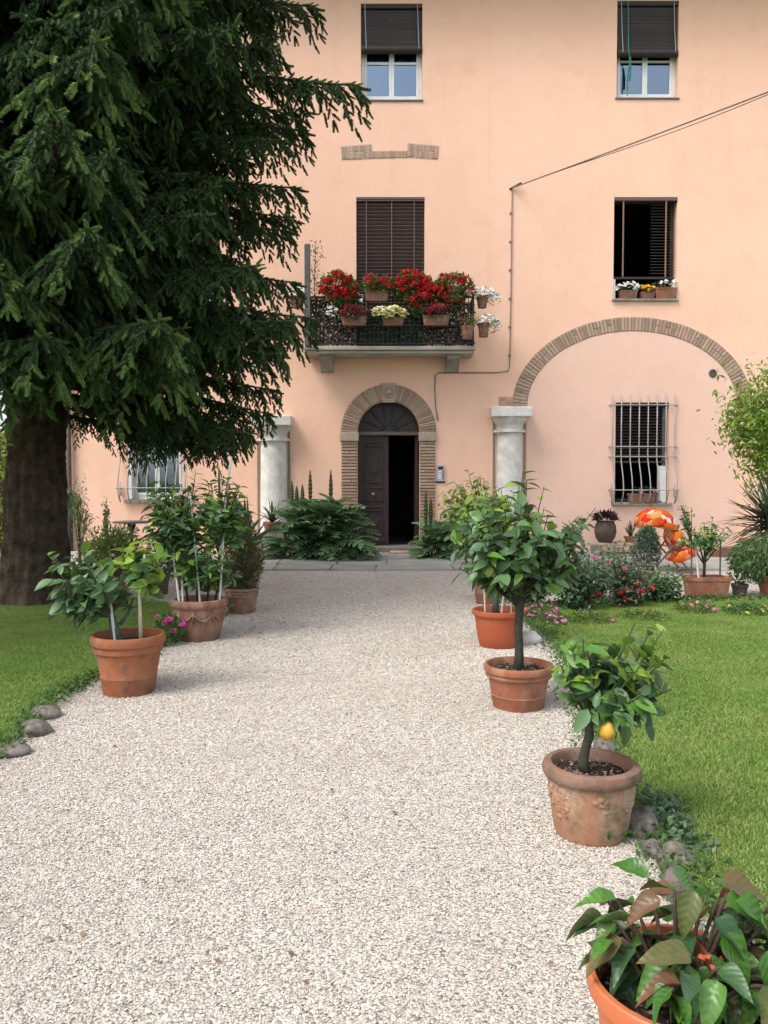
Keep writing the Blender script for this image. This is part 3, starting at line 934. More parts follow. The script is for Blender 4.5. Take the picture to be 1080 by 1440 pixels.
# ---- front door
def front_door():
    r = random.Random(12)
    RO = (fx(614, 600) - fx(480, 600)) / 2
    N = 36
    bed = MB()
    for k in range(N):
        t0, t1 = pi * k / N, pi * (k + 1) / N
        p = [(DXC + q * cos(t), -0.03, DZS + q * sin(t)) for q, t in ((DR + .004, t0), (RO, t0), (RO, t1), (DR + .004, t1))]
        bed.quad(*p)
        o0, o1 = p[1], p[2]
        bed.quad(o0, (o0[0], 0.0, o0[2]), (o1[0], 0.0, o1[2]), o1)
        i0, i1 = p[0], p[3]
        bed.quad(i1, (i1[0], 0.05, i1[2]), (i0[0], 0.05, i0[2]), i0)
    arch = bed.build('door_arch', 'mortar', house)
    n = 47
    L = RO - DR
    for i in range(n):
        t = pi * (i + .5) / n
        if abs(t - pi / 2) < 0.16: continue
        q = (RO + DR) / 2
        mt = r.choice(['brick_pale', 'brick', 'brick'])
        brick(arch, DXC + q * cos(t), DZS + q * sin(t), L * r.uniform(.93, .985), pi * q / n * .80, t, mt, 0.045, r)
    # keystone with a carved round boss
    k = MB()
    for (ra, rb, y) in ((DR - .03, RO + .02, -0.06),):
        w0, w1 = 0.125, 0.155
        k.prism([(DXC - w0, DZS + ra), (DXC + w0, DZS + ra), (DXC + w1, DZS + rb), (DXC - w1, DZS + rb)], y, 0.02)
    ks = k.build('keystone', 'stone_cap', arch)
    zc = DZS + (DR + RO) / 2 + .01
    ring = MB().tube([(DXC + .1 * cos(2 * pi * q / 24), -0.065, zc + .1 * sin(2 * pi * q / 24)) for q in range(25)], 0.018, 8, False)
    ring.build('boss_ring', 'stone_cap', arch, True)
    bs = rock(0.068, 1, .45, 1, 5)
    bs.v = [(x + DXC, y - 0.06, z + zc) for x, y, z in bs.v]
    bs.build('boss', 'stone_cap', arch, True)
    # imposts and brick jambs
    zi0, zi1 = fz(620.5), fz(608)
    zb = 0.03
    for sg, xa, xb in ((-1, fx(480, 690), DX0), (1, DX1, fx(612, 690))):
        im = MB().box(xa - .025, xb + .025 if sg < 0 else xb + .025, -0.07, 0.02, zi0, zi1, 0.01)
        im.build('impost', 'stone_cap', arch)
        jb = MB().box(xa + .006, xb - .006, -0.022, 0.05, zb, zi0 - .002).build('door_jamb', 'mortar', house)
        nrow = 35
        h = (zi0 - zb) / nrow
        for i in range(nrow):
            z = zb + h * (i + .5)
            w = xb - xa
            mt = r.choice(['brick', 'brick_pale', 'brick', 'brick_red'])
            if i % 3 == 1 and r.random() < .7:
                c = r.uniform(.35, .65)
                brick(jb, xa + w * c / 2, z, w * c * .95, h * .66, 0, mt, 0.045, r)
                brick(jb, xa + w * (1 + c) / 2, z, w * (1 - c) * .95, h * .66, 0, mt, 0.045, r)
            else:
                brick(jb, (xa + xb) / 2, z, w * r.uniform(.95, .99), h * .66, 0, mt, 0.045, r)
    # fanlight: dark wooden tympanum panels between iron ribs
    Y = 0.16
    f = MB()
    arcp = [(DXC + (DR - .002) * cos(pi * q / 28), DZS + (DR - .002) * sin(pi * q / 28)) for q in range(29)]
    f.prism([(x, z) for x, z in arcp], Y, Y + .03)
    fan = f.build('fanlight', 'door_wood', house)
    MB().box(DX0 + .003, DX1 - .003, Y - .07, Y + .02, DZS - .055, DZS + .02, .006).build('transom', 'iron_brown', fan)
    hub = [(DXC + .10 * cos(pi * q / 12), DZS + .02 + .10 * sin(pi * q / 12)) for q in range(13)]
    MB().prism(hub, Y - .05, Y + .01).build('hub', 'iron_dark', fan)
    for q in range(1, 7):
        t = pi * q / 7
        MB().tube([(DXC + .09 * cos(t), Y - .02, DZS + .02 + .09 * sin(t)), (DXC + (DR - .02) * cos(t), Y - .02, DZS + (DR - .02) * sin(t))], .014, 6).build('rib', 'iron_dark', fan)
    MB().tube([(DXC + (DR - .025) * cos(pi * q / 28), Y - .02, DZS + (DR - .025) * sin(pi * q / 28)) for q in range(29)], .022, 6).build('rib', 'iron_dark', fan)
    for q in range(7):     # recessed wedge panels
        t0, t1 = pi * (q + .16) / 7, pi * (q + .84) / 7
        w = [(DXC + a * cos(t), DZS + .02 + a * sin(t)) for a, t in ((.17, t0), (DR - .09, t0), (DR - .09, t1), (.17, t1))]
        MB().prism(w, Y - .012, Y + .005).build('wedge_panel', 'blind_dark', fan)
    # closed left leaf with carved panels; right leaf stands open inwards
    def leaf(x0, x1, name, parent_rot=None):
        z0, z1 = DZ0 + .01, DZS - .06
        d = MB().box(0, x1 - x0, 0, .055, 0, z1 - z0, .004).build(name, 'door_wood', house)
        d.location = (x0, Y, z0)
        W, H = x1 - x0, z1 - z0
        m = W * .19
        for (a, b) in ((.055, .43), (.47, .60), (.645, .91)):
            pa, pb = H * (1 - b), H * (1 - a)
            fr = MB()
            t = .028
            fr.box(m, W - m, -.024, .0, pb - t, pb, .004); fr.box(m, W - m, -.024, .0, pa, pa + t, .004)
            fr.box(m, m + t, -.022, .0, pa + t, pb - t, .004); fr.box(W - m - t, W - m, -.022, .0, pa + t, pb - t, .004)
            fr.build('panel_moulding', 'door_wood', d)
            if b - a > .2:
                zc = (pa + pb) / 2; hh = (pb - pa) * .34; ww = (W - 2 * m) * .27
                car = MB().prism([(W / 2, zc - hh), (W / 2 + ww, zc - hh * .25), (W / 2 + ww, zc + hh * .3), (W / 2, zc + hh), (W / 2 - ww, zc + hh * .3), (W / 2 - ww, zc - hh * .25)], -.02, .0)
                car.build('panel_carving', 'door_wood', d)
                MB().box(m + .05, W - m - .05, -.034, 0, pb - .10, pb - .07, .006).build('panel_crest', 'door_wood', d)
            else:
                zc = (pa + pb) / 2
                kb = MB().lathe([(0.0, 0), (.03, .005), (.042, .02), (.036, .045), (.02, .055), (.001, .06)], 12, cap0=False)
                kb.v = [(W / 2 + x, -.005 - z, zc + y) for x, y, z in kb.v]
                kb.build('knob', 'brass', d, True)
        MB().box(m * .5, W - m * .5, -.03, 0, H * .03, H * .065, .004).build('kick_rail', 'door_wood', d)
        return d
    leaf(DX0 + .004, DXC, 'door_leaf')
    rl = leaf(DXC, DX1 - .004, 'door_leaf')
    rl.location = (DX1 - .03, Y + .02, DZ0 + .01)
    rl.rotation_euler = (0, 0, radians(-96 + 180 + 8))
    # threshold and steps
    MB().box(fx(500, 770), fx(594, 770), -0.30, 0.5, 0.03, DZ0, .012).build('door_step', 'stone_step', house)
    MB().box(fx(548, 780), fx(588, 780), -0.62, -0.31, 0.03, .075, .01).build('door_step', 'brick_pale', house)
front_door()

# ---- engaged columns
def column(pxc, ptop, name):
    xc = fx(pxc, 650)
    root = empty('column', (xc, 0, 0), parent=house)
    zt = fz(ptop)
    R = 0.28
    MB().lathe([(R + .07, .04), (R + .07, .18), (R + .02, .22), (R, .26), (R * .98, 1.4), (R * .93, zt - .62), (R * .93, zt - .5)], 28).build('shaft', 'stone_pale', root, True, 40)
    MB().lathe([(R * .93, zt - .52), (R + .05, zt - .50), (R + .05, zt - .455), (R * .96, zt - .44), (R * .96, zt - .36), (R + .02, zt - .32), (R + .09, zt - .24), (R + .10, zt - .2)], 28).build('capital', 'stone_pale', root, True, 40)
    MB().box(-R - .12, R + .12, -R - .12, .02, zt - .2, zt, .012).build('abacus', 'stone_pale', root)
    for sg in (-1, 1):
        MB().box(sg * (R + .035) - .022, sg * (R + .035) + .022, -.02, .01, .04, zt - .26).build('joint', 'mortar', root)
column(716, 574, 'right')
column(385, 586, 'left')

# ---- windows
def casement(key, glazed=True, trans=0.42, frame_mat='white_paint', y=0.17, zcut=None, curtain=False):
    a, b, c, d = OPEN[key]
    t = .065
    f = MB()
    f.box(a + .002, a + t, y, y + .06, c + .01, d - .002, .004); f.box(b - t, b - .002, y, y + .06, c + .01, d - .002, .004)
    f.box(a + t, b - t, y, y + .06, d - t, d - .002, .004); f.box(a + t, b - t, y, y + .06, c + .01, c + t + .02, .004)
    win = f.build('window', frame_mat, house)
    xm = (a + b) / 2
    if not glazed: return win          # both leaves stand open inside the dark room
    for (l, rr) in ((a + t, xm), (xm, b - t)):
        s = MB(); q = .05
        y2 = y - .012
        s.box(l + .001, l + q, y2, y2 + .05, c + t + .02, d - t, .003); s.box(rr - q, rr - .001, y2, y2 + .05, c + t + .02, d - t, .003)
        s.box(l + q, rr - q, y2, y2 + .05, d - t - q, d - t, .003); s.box(l + q, rr - q, y2, y2 + .05, c + t + .02, c + t + .02 + q * 1.3, .003)
        zb = c + (d - c) * trans
        s.box(l + q, rr - q, y2 + .004, y2 + .046, zb - .018, zb + .018, .003)
        s.build('sash', frame_mat, win)
        MB().quad((l + q, y2 + .03, c + t + .085), (rr - q, y2 + .03, c + t + .085), (rr - q, y2 + .03, zb), (l + q, y2 + .03, zb)).build('pane', 'glass', win)
        MB().quad((l + q, y2 + .03, zb), (rr - q, y2 + .03, zb), (rr - q, y2 + .03, d - t - q), (l + q, y2 + .03, d - t - q)).build('pane', 'glass', win)
    return win
def sill(key, parent, mat='stone_grey', out=.05, h=.05, ex=.04):
    a, b, c, d = OPEN[key]
    MB().box(a - ex, b + ex, -out, .17, c - h, c + .006, .008).build('sill', mat, parent)
SLAT = {}
def blind(key, z_bot, mat, pitch=.052, gap=.012, y=.07, tilt=0.35, x_in=.012, sl_h=None, name='roller_blind', z_top=None, x_from=None):
    a, b, c, d = OPEN[key]
    d = z_top or d
    head = MB().box(a + .003, b - .003, y - .05, y + .07, d - .085, d - .003, .006).build(name, mat, house)
    w = b - a - 2 * x_in
    h = sl_h or (pitch - gap)
    kk = (mat, round(h, 4))
    if kk not in SLAT:
        m = MB().box(-.5, .5, -.006, .006, -h / 2, h / 2, .003).mesh('slat'); m.materials.append(MATS[mat]); SLAT[kk] = m
    z = d - .1 - pitch / 2
    r = random.Random(int(a * 100))
    while z > z_bot + pitch:
        o = bpy.data.objects.new('slat', SLAT[kk]); C.objects.link(o); o.parent = head
        xs_ = a + x_in if x_from is None else x_from
        o.location = ((xs_ + b - x_in) / 2, y + r.uniform(-.003, .003), z); o.scale = (b - x_in - xs_, 1, 1); o.rotation_euler = (tilt + r.uniform(-.06, .06), r.uniform(-.002, .002), 0)
        z -= pitch
    MB().box(a + x_in, b - x_in, y - .012, y + .012, z_bot, z_bot + .045, .004).build('bottom_rail', mat, head)
    return head

wa = casement('top_a'); sill('top_a', wa, 'stone_step', .03, .025, .02)
wb = casement('top_b'); sill('top_b', wb, 'stone_step', .03, .025, .03)
ba = blind('top_a', fz(74), 'blind_dark', .045, .004, .06, .15)
bb = blind('top_b', fz(79), 'blind_dark', .045, .004, .06, .15)
for par, key, zb in ((ba, 'top_a', 74), (bb, 'top_b', 79)):
    a, b, c, d = OPEN[key]
    roll = MB().tube([(a + .015, .03, fz(zb) + .07), (b - .015, .03, fz(zb) + .07)], .075, 12).build('rolled_slats', 'blind_dark', par, True, 40)
    for sx, mat in ((a + .08, 'cord_pale'), (b - .10, 'cord_pale')):
        MB().tube([(sx, -.004, d - .02), (sx + .015, -.012, (d + fz(zb)) / 2), (sx + .03, -.055, fz(zb) + .05)], .009, 5).build('cord', mat, par)
a, b, c, d = OPEN['top_b']
MB().tube([(a + .21, -.02, d - .02), (a + .22, -.045, fz(70)), (a + .25, -.052, fz(85)), (a + .22, .02, fz(112)), (a + .23, .03, fz(134))], .012, 5).build('cord', 'cord_green', bb)
MB().tube([(a + .25, -.05, fz(82)), (a + .27, -.02, fz(95)), (a + .26, .0, fz(113))], .022, 6).build('cord', 'cord_green', bb)

# balcony doorway: fully lowered slatted blind with hanging cords
bl = blind('balcony', fz(470), 'blind_brown', .074, .022, .05, .62)
a, b, c, d = OPEN['balcony']
for q in (.15, .52, .85):
    x = a + (b - a) * q
    MB().tube([(x, .02, d - .09), (x, .018, fz(470))], .013, 6).build('cord', 'blind_brown', bl)
MB().box(a + .005, b - .005, -.01, .04, d - .05, d - .004, .005).build('pelmet', 'blind_brown', bl)
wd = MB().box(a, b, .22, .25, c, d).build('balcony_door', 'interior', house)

# first-floor window on the right: blind of thin slats partly see-through, dark room
mw = casement('mid', False, y=.20, trans=.3, frame_mat='interior')
sill('mid', mw, 'stone_grey', .06, .04, .03)
ml = blind('mid', fz(391), 'blind_dark', .060, .048, .10, 1.0, x_from=fx(917, 340))
a, b, c, d = OPEN['mid']
for px in (876.5, 936.5):
    MB().tube([(fx(px, 340), .012, d - .06), (fx(px, 340), .012, fz(389))], .016, 6).build('cord', 'blind_cord', ml)
MB().box(a + .003, b - .003, -.008, .05, d - .075, d - .004, .005).build('pelmet', 'blind_brown', ml)
MB().box(a + .003, a + .05, .03, .16, c + .01, fz(392), .003).build('jamb_lining', 'white_paint', mw)
MB().box(b - .05, b - .003, .03, .16, c + .01, fz(392), .003).build('jamb_lining', 'white_paint', mw)

# grilled windows
gw = casement('grille_r', False, y=.20, trans=.3, frame_mat='interior')
sill('grille_r', gw, 'stone_grey', .09, .05, .07)
gb = blind('grille_r', fz(651), 'blind_dark', .062, .034, .10, .5)
a, b, c, d = OPEN['grille_r']
MB().box(b - .17, b - .02, .05, .18, c + .01, fz(655), .004).build('casement_leaf', 'white_paint', gw)
MB().box(b - .10, b - .02, .09, .15, fz(655), d - .09, .004).build('casement_leaf', 'post_grey', gw)
lw = casement('grille_l', y=.14, trans=.55)
sill('grille_l', lw, 'stone_grey', .09, .07, .07)
a, b, c, d = OPEN['grille_l']
MB().box(a + .003, a + .07, .0, .14, c + .02, d - .01, .004).build('jamb_lining', 'white_paint', lw)

def grille(name, px0, px1, ptop, pbot, hbars, nbars, mat, scroll=True):
    zt, zb = fz(ptop, .12), fz(pbot, .12)
    x0, x1 = fx(px0, 640, .12), fx(px1, 640, .12)
    root = empty('window_grille', ((x0 + x1) / 2, 0, zb), parent=house)
    H = zt - zb; W = x1 - x0
    prof = [(1.0, -.06), (.62, -.06), (.45, -.06), (.40, -.07), (.33, -.13), (.25, -.21), (.16, -.26), (.09, -.25), (.03, -.17), (0.0, -.09)]
    for i in range(nbars):
        x = -W / 2 + W * i / (nbars - 1)
        MB().tube([(x, y, H * t) for t, y in prof], .0125, 6).build('bar', mat, root, True)
    for hz in hbars:
        z = fz(hz, .1) - zb
        t = z / H
        yy = float(np.interp(t, [p[0] for p in prof[::-1]], [p[1] for p in prof[::-1]]))
        pts = [(-W / 2 - .05, .01, z), (-W / 2 - .05, yy - .012, z), (W / 2 + .05, yy - .012, z), (W / 2 + .05, .01, z)]
        for q in range(3):
            MB().tube([pts[q], pts[q + 1]], .0125, 6).build('crossbar', mat, root)
    if scroll:
        for sg in (-1, 1):
            x = sg * (W / 2 + .012)
            m = MB()
            for zc in (.27, .16):
                m.tube([(x, -.05 - .055 * cos(q) * (1 - q / 11), H * 0 + zc + .055 * sin(q) * (1 - q / 11)) for q in np.linspace(0, 8, 22)], .008, 5)
            m.tube([(x, -.06, .40), (x, -.11, .32), (x, -.10, .20), (x, -.11, .1), (x, -.05, .02)], .010, 5)
            m.build('scroll', mat, root, True)
grille('window_grille', 862, 950, 554, 708, (569, 628, 642, 689), 8, 'iron_grey')
grille('window_grille', 168, 262, 556, 706, (621, 636, 686), 8, 'iron_grey')

# ---- balcony
BY = 0.66
def balcony():
    o = D - BY
    xl, xr = at(427, 488, o).x, at(669, 488, o).x
    zs = at(540, 486.5, o).z; zu = at(540, 492, o).z
    slab = MB().box(xl, xr, -BY, .0, zu, zs, .012).build('balcony', 'balcony_stone', house)
    MB().box(xl + .02, xr - .02, -BY + .05, .0, zu - .06, zu - .002, .006).build('slab_moulding', 'balcony_stone', slab)
    for pxa, pxb in ((450, 468), (628, 646)):
        a, b = at(pxa, 505, D - .3).x, at(pxb, 505, D - .3).x
        z1 = zu - .06; z0 = fz(524)
        prof = [(0, z0), (-.12, z0 + .015), (-.22, z0 + .12), (-.40, z0 + .2), (-.50, z1 - .07), (-.50, z1)]
        mb = MB()
        n = len(prof)
        for x in (a, b):
            mb.v += [(x, y, z) for y, z in prof] + [(x, 0, z1)]
        m = n + 1
        mb.f.append(tuple(range(m))); mb.f.append(tuple(range(2 * m - 1, m - 1, -1)))
        for i in range(m): mb.f.append((i, m + i, m + (i + 1) % m, (i + 1) % m))
        mb.build('bracket', 'stone_grey', slab)
    zr = at(540, 417, o).z; zm = at(540, 457, o).z
    rail = empty('railing', (0, 0, 0), parent=slab)
    rail.parent = house
    rail.name = 'balcony_railing'
    y0 = -BY + .05
    X0, X1 = xl + .05, xr - .05
    MB().box(X0, X1, y0 - .02, y0 + .02, zr - .02, zr + .015, .004).build('handrail', 'iron_dark', rail)
    MB().box(X0, X1, y0 - .012, y0 + .012, zm - .012, zm + .012, .003).build('mid_rail', 'iron_dark', rail)
    MB().box(X0, X1, y0 - .012, y0 + .012, zs + .04, zs + .065, .003).build('bottom_rail', 'iron_dark', rail)
    bm = MB().tube([(0, 0, 0), (0, 0, 1)], .010, 6).mesh('baluster'); bm.materials.append(MATS['iron_dark'])
    n = 38
    for i in range(n):
        q = bpy.data.objects.new('baluster', bm); C.objects.link(q); q.parent = rail
        q.location = (X0 + (X1 - X0) * i / (n - 1), y0, zs); q.scale = (1, 1, zr - zs - .02)
    for X in (X0, X1):
        MB().box(X - .015, X + .015, y0 + .02, -.002, zr - .02, zr + .01, .003).build('handrail', 'iron_dark', rail)
        for i in range(5):
            q = bpy.data.objects.new('baluster', bm); C.objects.link(q); q.parent = rail
            q.location = (X, y0 + (-.02 - y0) * (i + 1) / 6, zs); q.scale = (1, 1, zr - zs - .02)
        MB().box(X - .02, X + .02, y0 - .02, y0 + .02, zs, zr + .05, .004).build('corner_post', 'iron_dark', rail)
    # lattice of fine wire behind the lower half
    lat = MB()
    for i in range(60):
        x = X0 + (X1 - X0) * i / 59
        lat.tube([(x, y0 + .03, zs + .03), (x, y0 + .03, zm)], .004, 4, False)
    for j in range(6):
        z = zs + .06 + (zm - zs - .08) * j / 5
        lat.tube([(X0, y0 + .033, z), (X1, y0 + .033, z)], .004, 4, False)
    lat.build('wire_mesh', 'iron_dark', rail, kind='stuff')
    return xl, xr, zs, zr, zm, y0
BXL, BXR, BZS, BZR, BZM, BY0 = balcony()

# ---- downpipe, vent and the small things on the wall
dp = MB().tube([(fx(99, 640), -.09, HZ1 - .05), (fx(99, 640), -.09, fz(706))], .052, 12).build('downpipe', 'iron_brown', house, True, 40)
MB().tube([(fx(99, 640), -.09, fz(706)), (fx(99, 640), -.09, .05)], .062, 12).build('pipe_foot', 'iron_dark', dp, True, 40)
MB().tube([(fx(99, 640), -.09, fz(694)), (fx(99, 640), -.09, fz(707))], .072, 12).build('pipe_collar', 'iron_dark', dp, True, 40)
for z in (2.6, 5.0, 7.6, 10.0):
    MB().box(fx(99, 640) - .075, fx(99, 640) + .075, -.15, 0, z, z + .03).build('pipe_clip', 'iron_dark', dp)
v = MB().lathe([(.075, 0), (.085, .012), (.06, .022), (.055, .004)], 16)
v.v = [(fx(1002, 525) + x, -.008 - z, fz(525) + y) for x, y, z in v.v]
v.build('vent', 'iron_brown', house, True, 40)
# vertical seam in the plaster
MB().box(fx(688, 120) - .006, fx(688, 120) + .006, -.0035, .01, fz(262), HZ1 - .02).build('seam', 'plaster_infill', house)

ic = MB().box(-.08, .08, -.035, 0, 0, .335, .006).build('intercom', 'panel_steel', None, label='small grey intercom panel on the wall right of the front door', cat='intercom')
ic.location = (fx(619.5, 665), D - .002, fz(677))
MB().box(-.095, .095, -.02, -.001, -.03, .0, .004).build('base', 'iron_dark', ic)
for i in range(4):
    MB().box(-.055, .025, -.041, -.034, .05 + i * .045, .075 + i * .045, .002).build('button', 'white_plastic', ic)
    MB().box(.035, .06, -.041, -.034, .05 + i * .045, .075 + i * .045, .002).build('name_plate', 'iron_dark', ic)
MB().box(-.05, .05, -.040, -.034, .245, .305, .002).build('speaker_slots', 'iron_dark', ic)

cb = MB()
X = lambda px, py: fx(px, py)
cb.tube([(X(720, 265), -.02, fz(265)), (X(718.5, 400), -.02, fz(400)), (X(716.5, 515), -.02, fz(515)), (X(714, 522), -.02, fz(522)), (X(700, 524), -.02, fz(524)),
         (X(616, 524.5), -.02, fz(524.5)), (X(612.5, 528), -.02, fz(528)), (X(611.5, 545), -.02, fz(545)), (X(613, 575), -.02, fz(575)), (X(616, 592), -.02, fz(592))], .012, 6)
cbo = cb.build('wall_cable', 'cable', None, True, label='brown cable running down the wall beside the blocked arch to the door', cat='cable')
cbo.location = (0, D, 0)
for py in (300, 340, 380, 420, 460, 500):
    MB().box(X(719 - (py - 265) / 90, py) - .03, X(719 - (py - 265) / 90, py) + .03, -.03, -.001, fz(py) - .015, fz(py) + .015).build('cable_clip', 'cable', cbo)
a = Vector((fx(720, 265), D - .03, fz(265))); b = at(1330, 33, 11.0)
ow = MB()
def span(sag, off):
    return [a.lerp(b, t) + Vector((off * sin(pi * t), 0, -sag * sin(pi * t) + off * .5 * sin(3 * pi * t))) for t in np.linspace(0, 1, 24)]
ow.tube(span(.02, .0), .013, 6)
owo = ow.build('overhead_wire', 'cable', None, True, label='overhead wire strung from the facade up to the right', cat='wire')
MB().tube(span(.06, .03), .008, 5).build('thin_wire', 'cable', owo, True)
MB().tube([a + Vector((-.05, .03, -.02)), a + Vector((.04, -.02, .02)), a + Vector((.18, -.06, .08))], .018, 6).build('anchor', 'iron_dark', owo, True)

# ================================================================== SPRUCE
def sprig_tmpl(seed, nn=60):
    r = np.random.default_rng(seed)
    V = [(0, 0, 0.03), (0, .026, -.015), (0, -.026, -.015), (1, 0, 0)]
    F = [(0, 1, 3), (1, 2, 3), (2, 0, 3)]
    for k in range(nn):
        u = .03 + .90 * k / nn; a = 2.4 * k + r.uniform(-.4, .4)
        ln = .32 * (1 - .5 * u) * r.uniform(.8, 1.15)
        cx, cy = cos(a), sin(a)
        b = len(V)
        V += [(u - .06, -cy * .045, cx * .045), (u + .06, cy * .045, -cx * .045), (u + ln * .55, cx * ln * .70, cy * ln * .70)]
        F.append((b, b + 1, b + 2))
    return np.array(V), np.array(F)
def spruce_branch(L, seed, newp):
    r = np.random.default_rng(seed)
    def prim(t): return np.array((L * t, .06 * L * sin(2.5 * t + seed), L * (.06 * t - .20 * t ** 2 + .10 * t ** 4)))
    wood = MB()
    wood.tube([prim(t) for t in np.linspace(0, 1, 9)], [.035 * L / 3 * (1 - .85 * t) + .004 for t in np.linspace(0, 1, 9)], 5)
    P = []; Dv = []; S = []; NW = []
    n2 = int(L * 9.5)
    for i in range(n2):
        t = .14 + .86 * (i + r.uniform(0, .8)) / n2
        if t > 1: continue
        for sg in (-1, 1):
            p0 = prim(t)
            l2 = (0.26 + .40 * sin(pi * min(1, t * 1.02)) ** .8) * r.uniform(.6, 1.25) * (.75 + .1 * L)
            az = sg * r.uniform(.35, 1.5)
            d = np.array((cos(az), sin(az), 0)) * r.uniform(.5, .95)
            hang = r.uniform(.25, 1.15)
            pts = [p0 + d * (l2 * s) + np.array((0, 0, .06 * l2 * s - hang * l2 * s ** 1.7)) for s in np.linspace(0, 1, 6)]
            wood.tube(pts, [.006, .005, .004, .004, .003, .002], 3, False)
            ns = max(4, int(l2 / .050))
            for k in range(ns):
                s = .06 + .94 * (k + .5) / ns
                q = s * 5; a = min(4, int(q)); f = q - a
                pp = pts[a] * (1 - f) + pts[a + 1] * f
                tg = unit(pts[a + 1] - pts[a])
                lat = unit(np.cross(tg, (0, 0, 1)) + 1e-6) * (1 if k % 2 else -1)
                dd = tg * .75 + lat * r.uniform(.25, .85) + np.array((0, 0, -r.uniform(.0, .55))) + r.normal(0, .12, 3)
                P.append(pp); Dv.append(dd); S.append(r.uniform(.11, .17) * (1.1 - .25 * s)); NW.append(s > .72 and r.uniform() < newp)
            P.append(pts[5]); Dv.append(pts[5] - pts[4] + r.normal(0, .01, 3)); S.append(r.uniform(.09, .14)); NW.append(r.uniform() < newp)
    for t in np.linspace(.3, 1, int(L * 9)):
        for sg in (-1, 1):
            P.append(prim(t)); Dv.append(np.array((.8, sg * r.uniform(.3, .9), r.uniform(-.2, .4)))); S.append(r.uniform(.08, .13)); NW.append(t > .85)
    P = np.array(P); Dv = np.array(Dv); S = np.array(S); NW = np.array(NW, bool)
    M = frames(P, Dv, np.tile((0, 0, 1.0), (len(P), 1)) + r.normal(0, .3, (len(P), 3)), S)
    V, F = scatter(sprig_tmpl(seed), M)
    nf = len(sprig_tmpl(seed)[1])
    mi = np.repeat(NW.astype(int), nf)
    # wood as triangles
    wv = np.array(wood.v); wf = []
    for f in wood.f:
        for k in range(1, len(f) - 1): wf.append((f[0], f[k], f[k + 1]))
    wf = np.array(wf)
    me = np_mesh('branch', np.concatenate([V, wv]), np.concatenate([F, wf + len(V)]), False, np.concatenate([mi, np.full(len(wf), 2)]))
    for m in ('spruce_old', 'spruce_new', 'twig_brown'): me.materials.append(MATS[m])
    return me

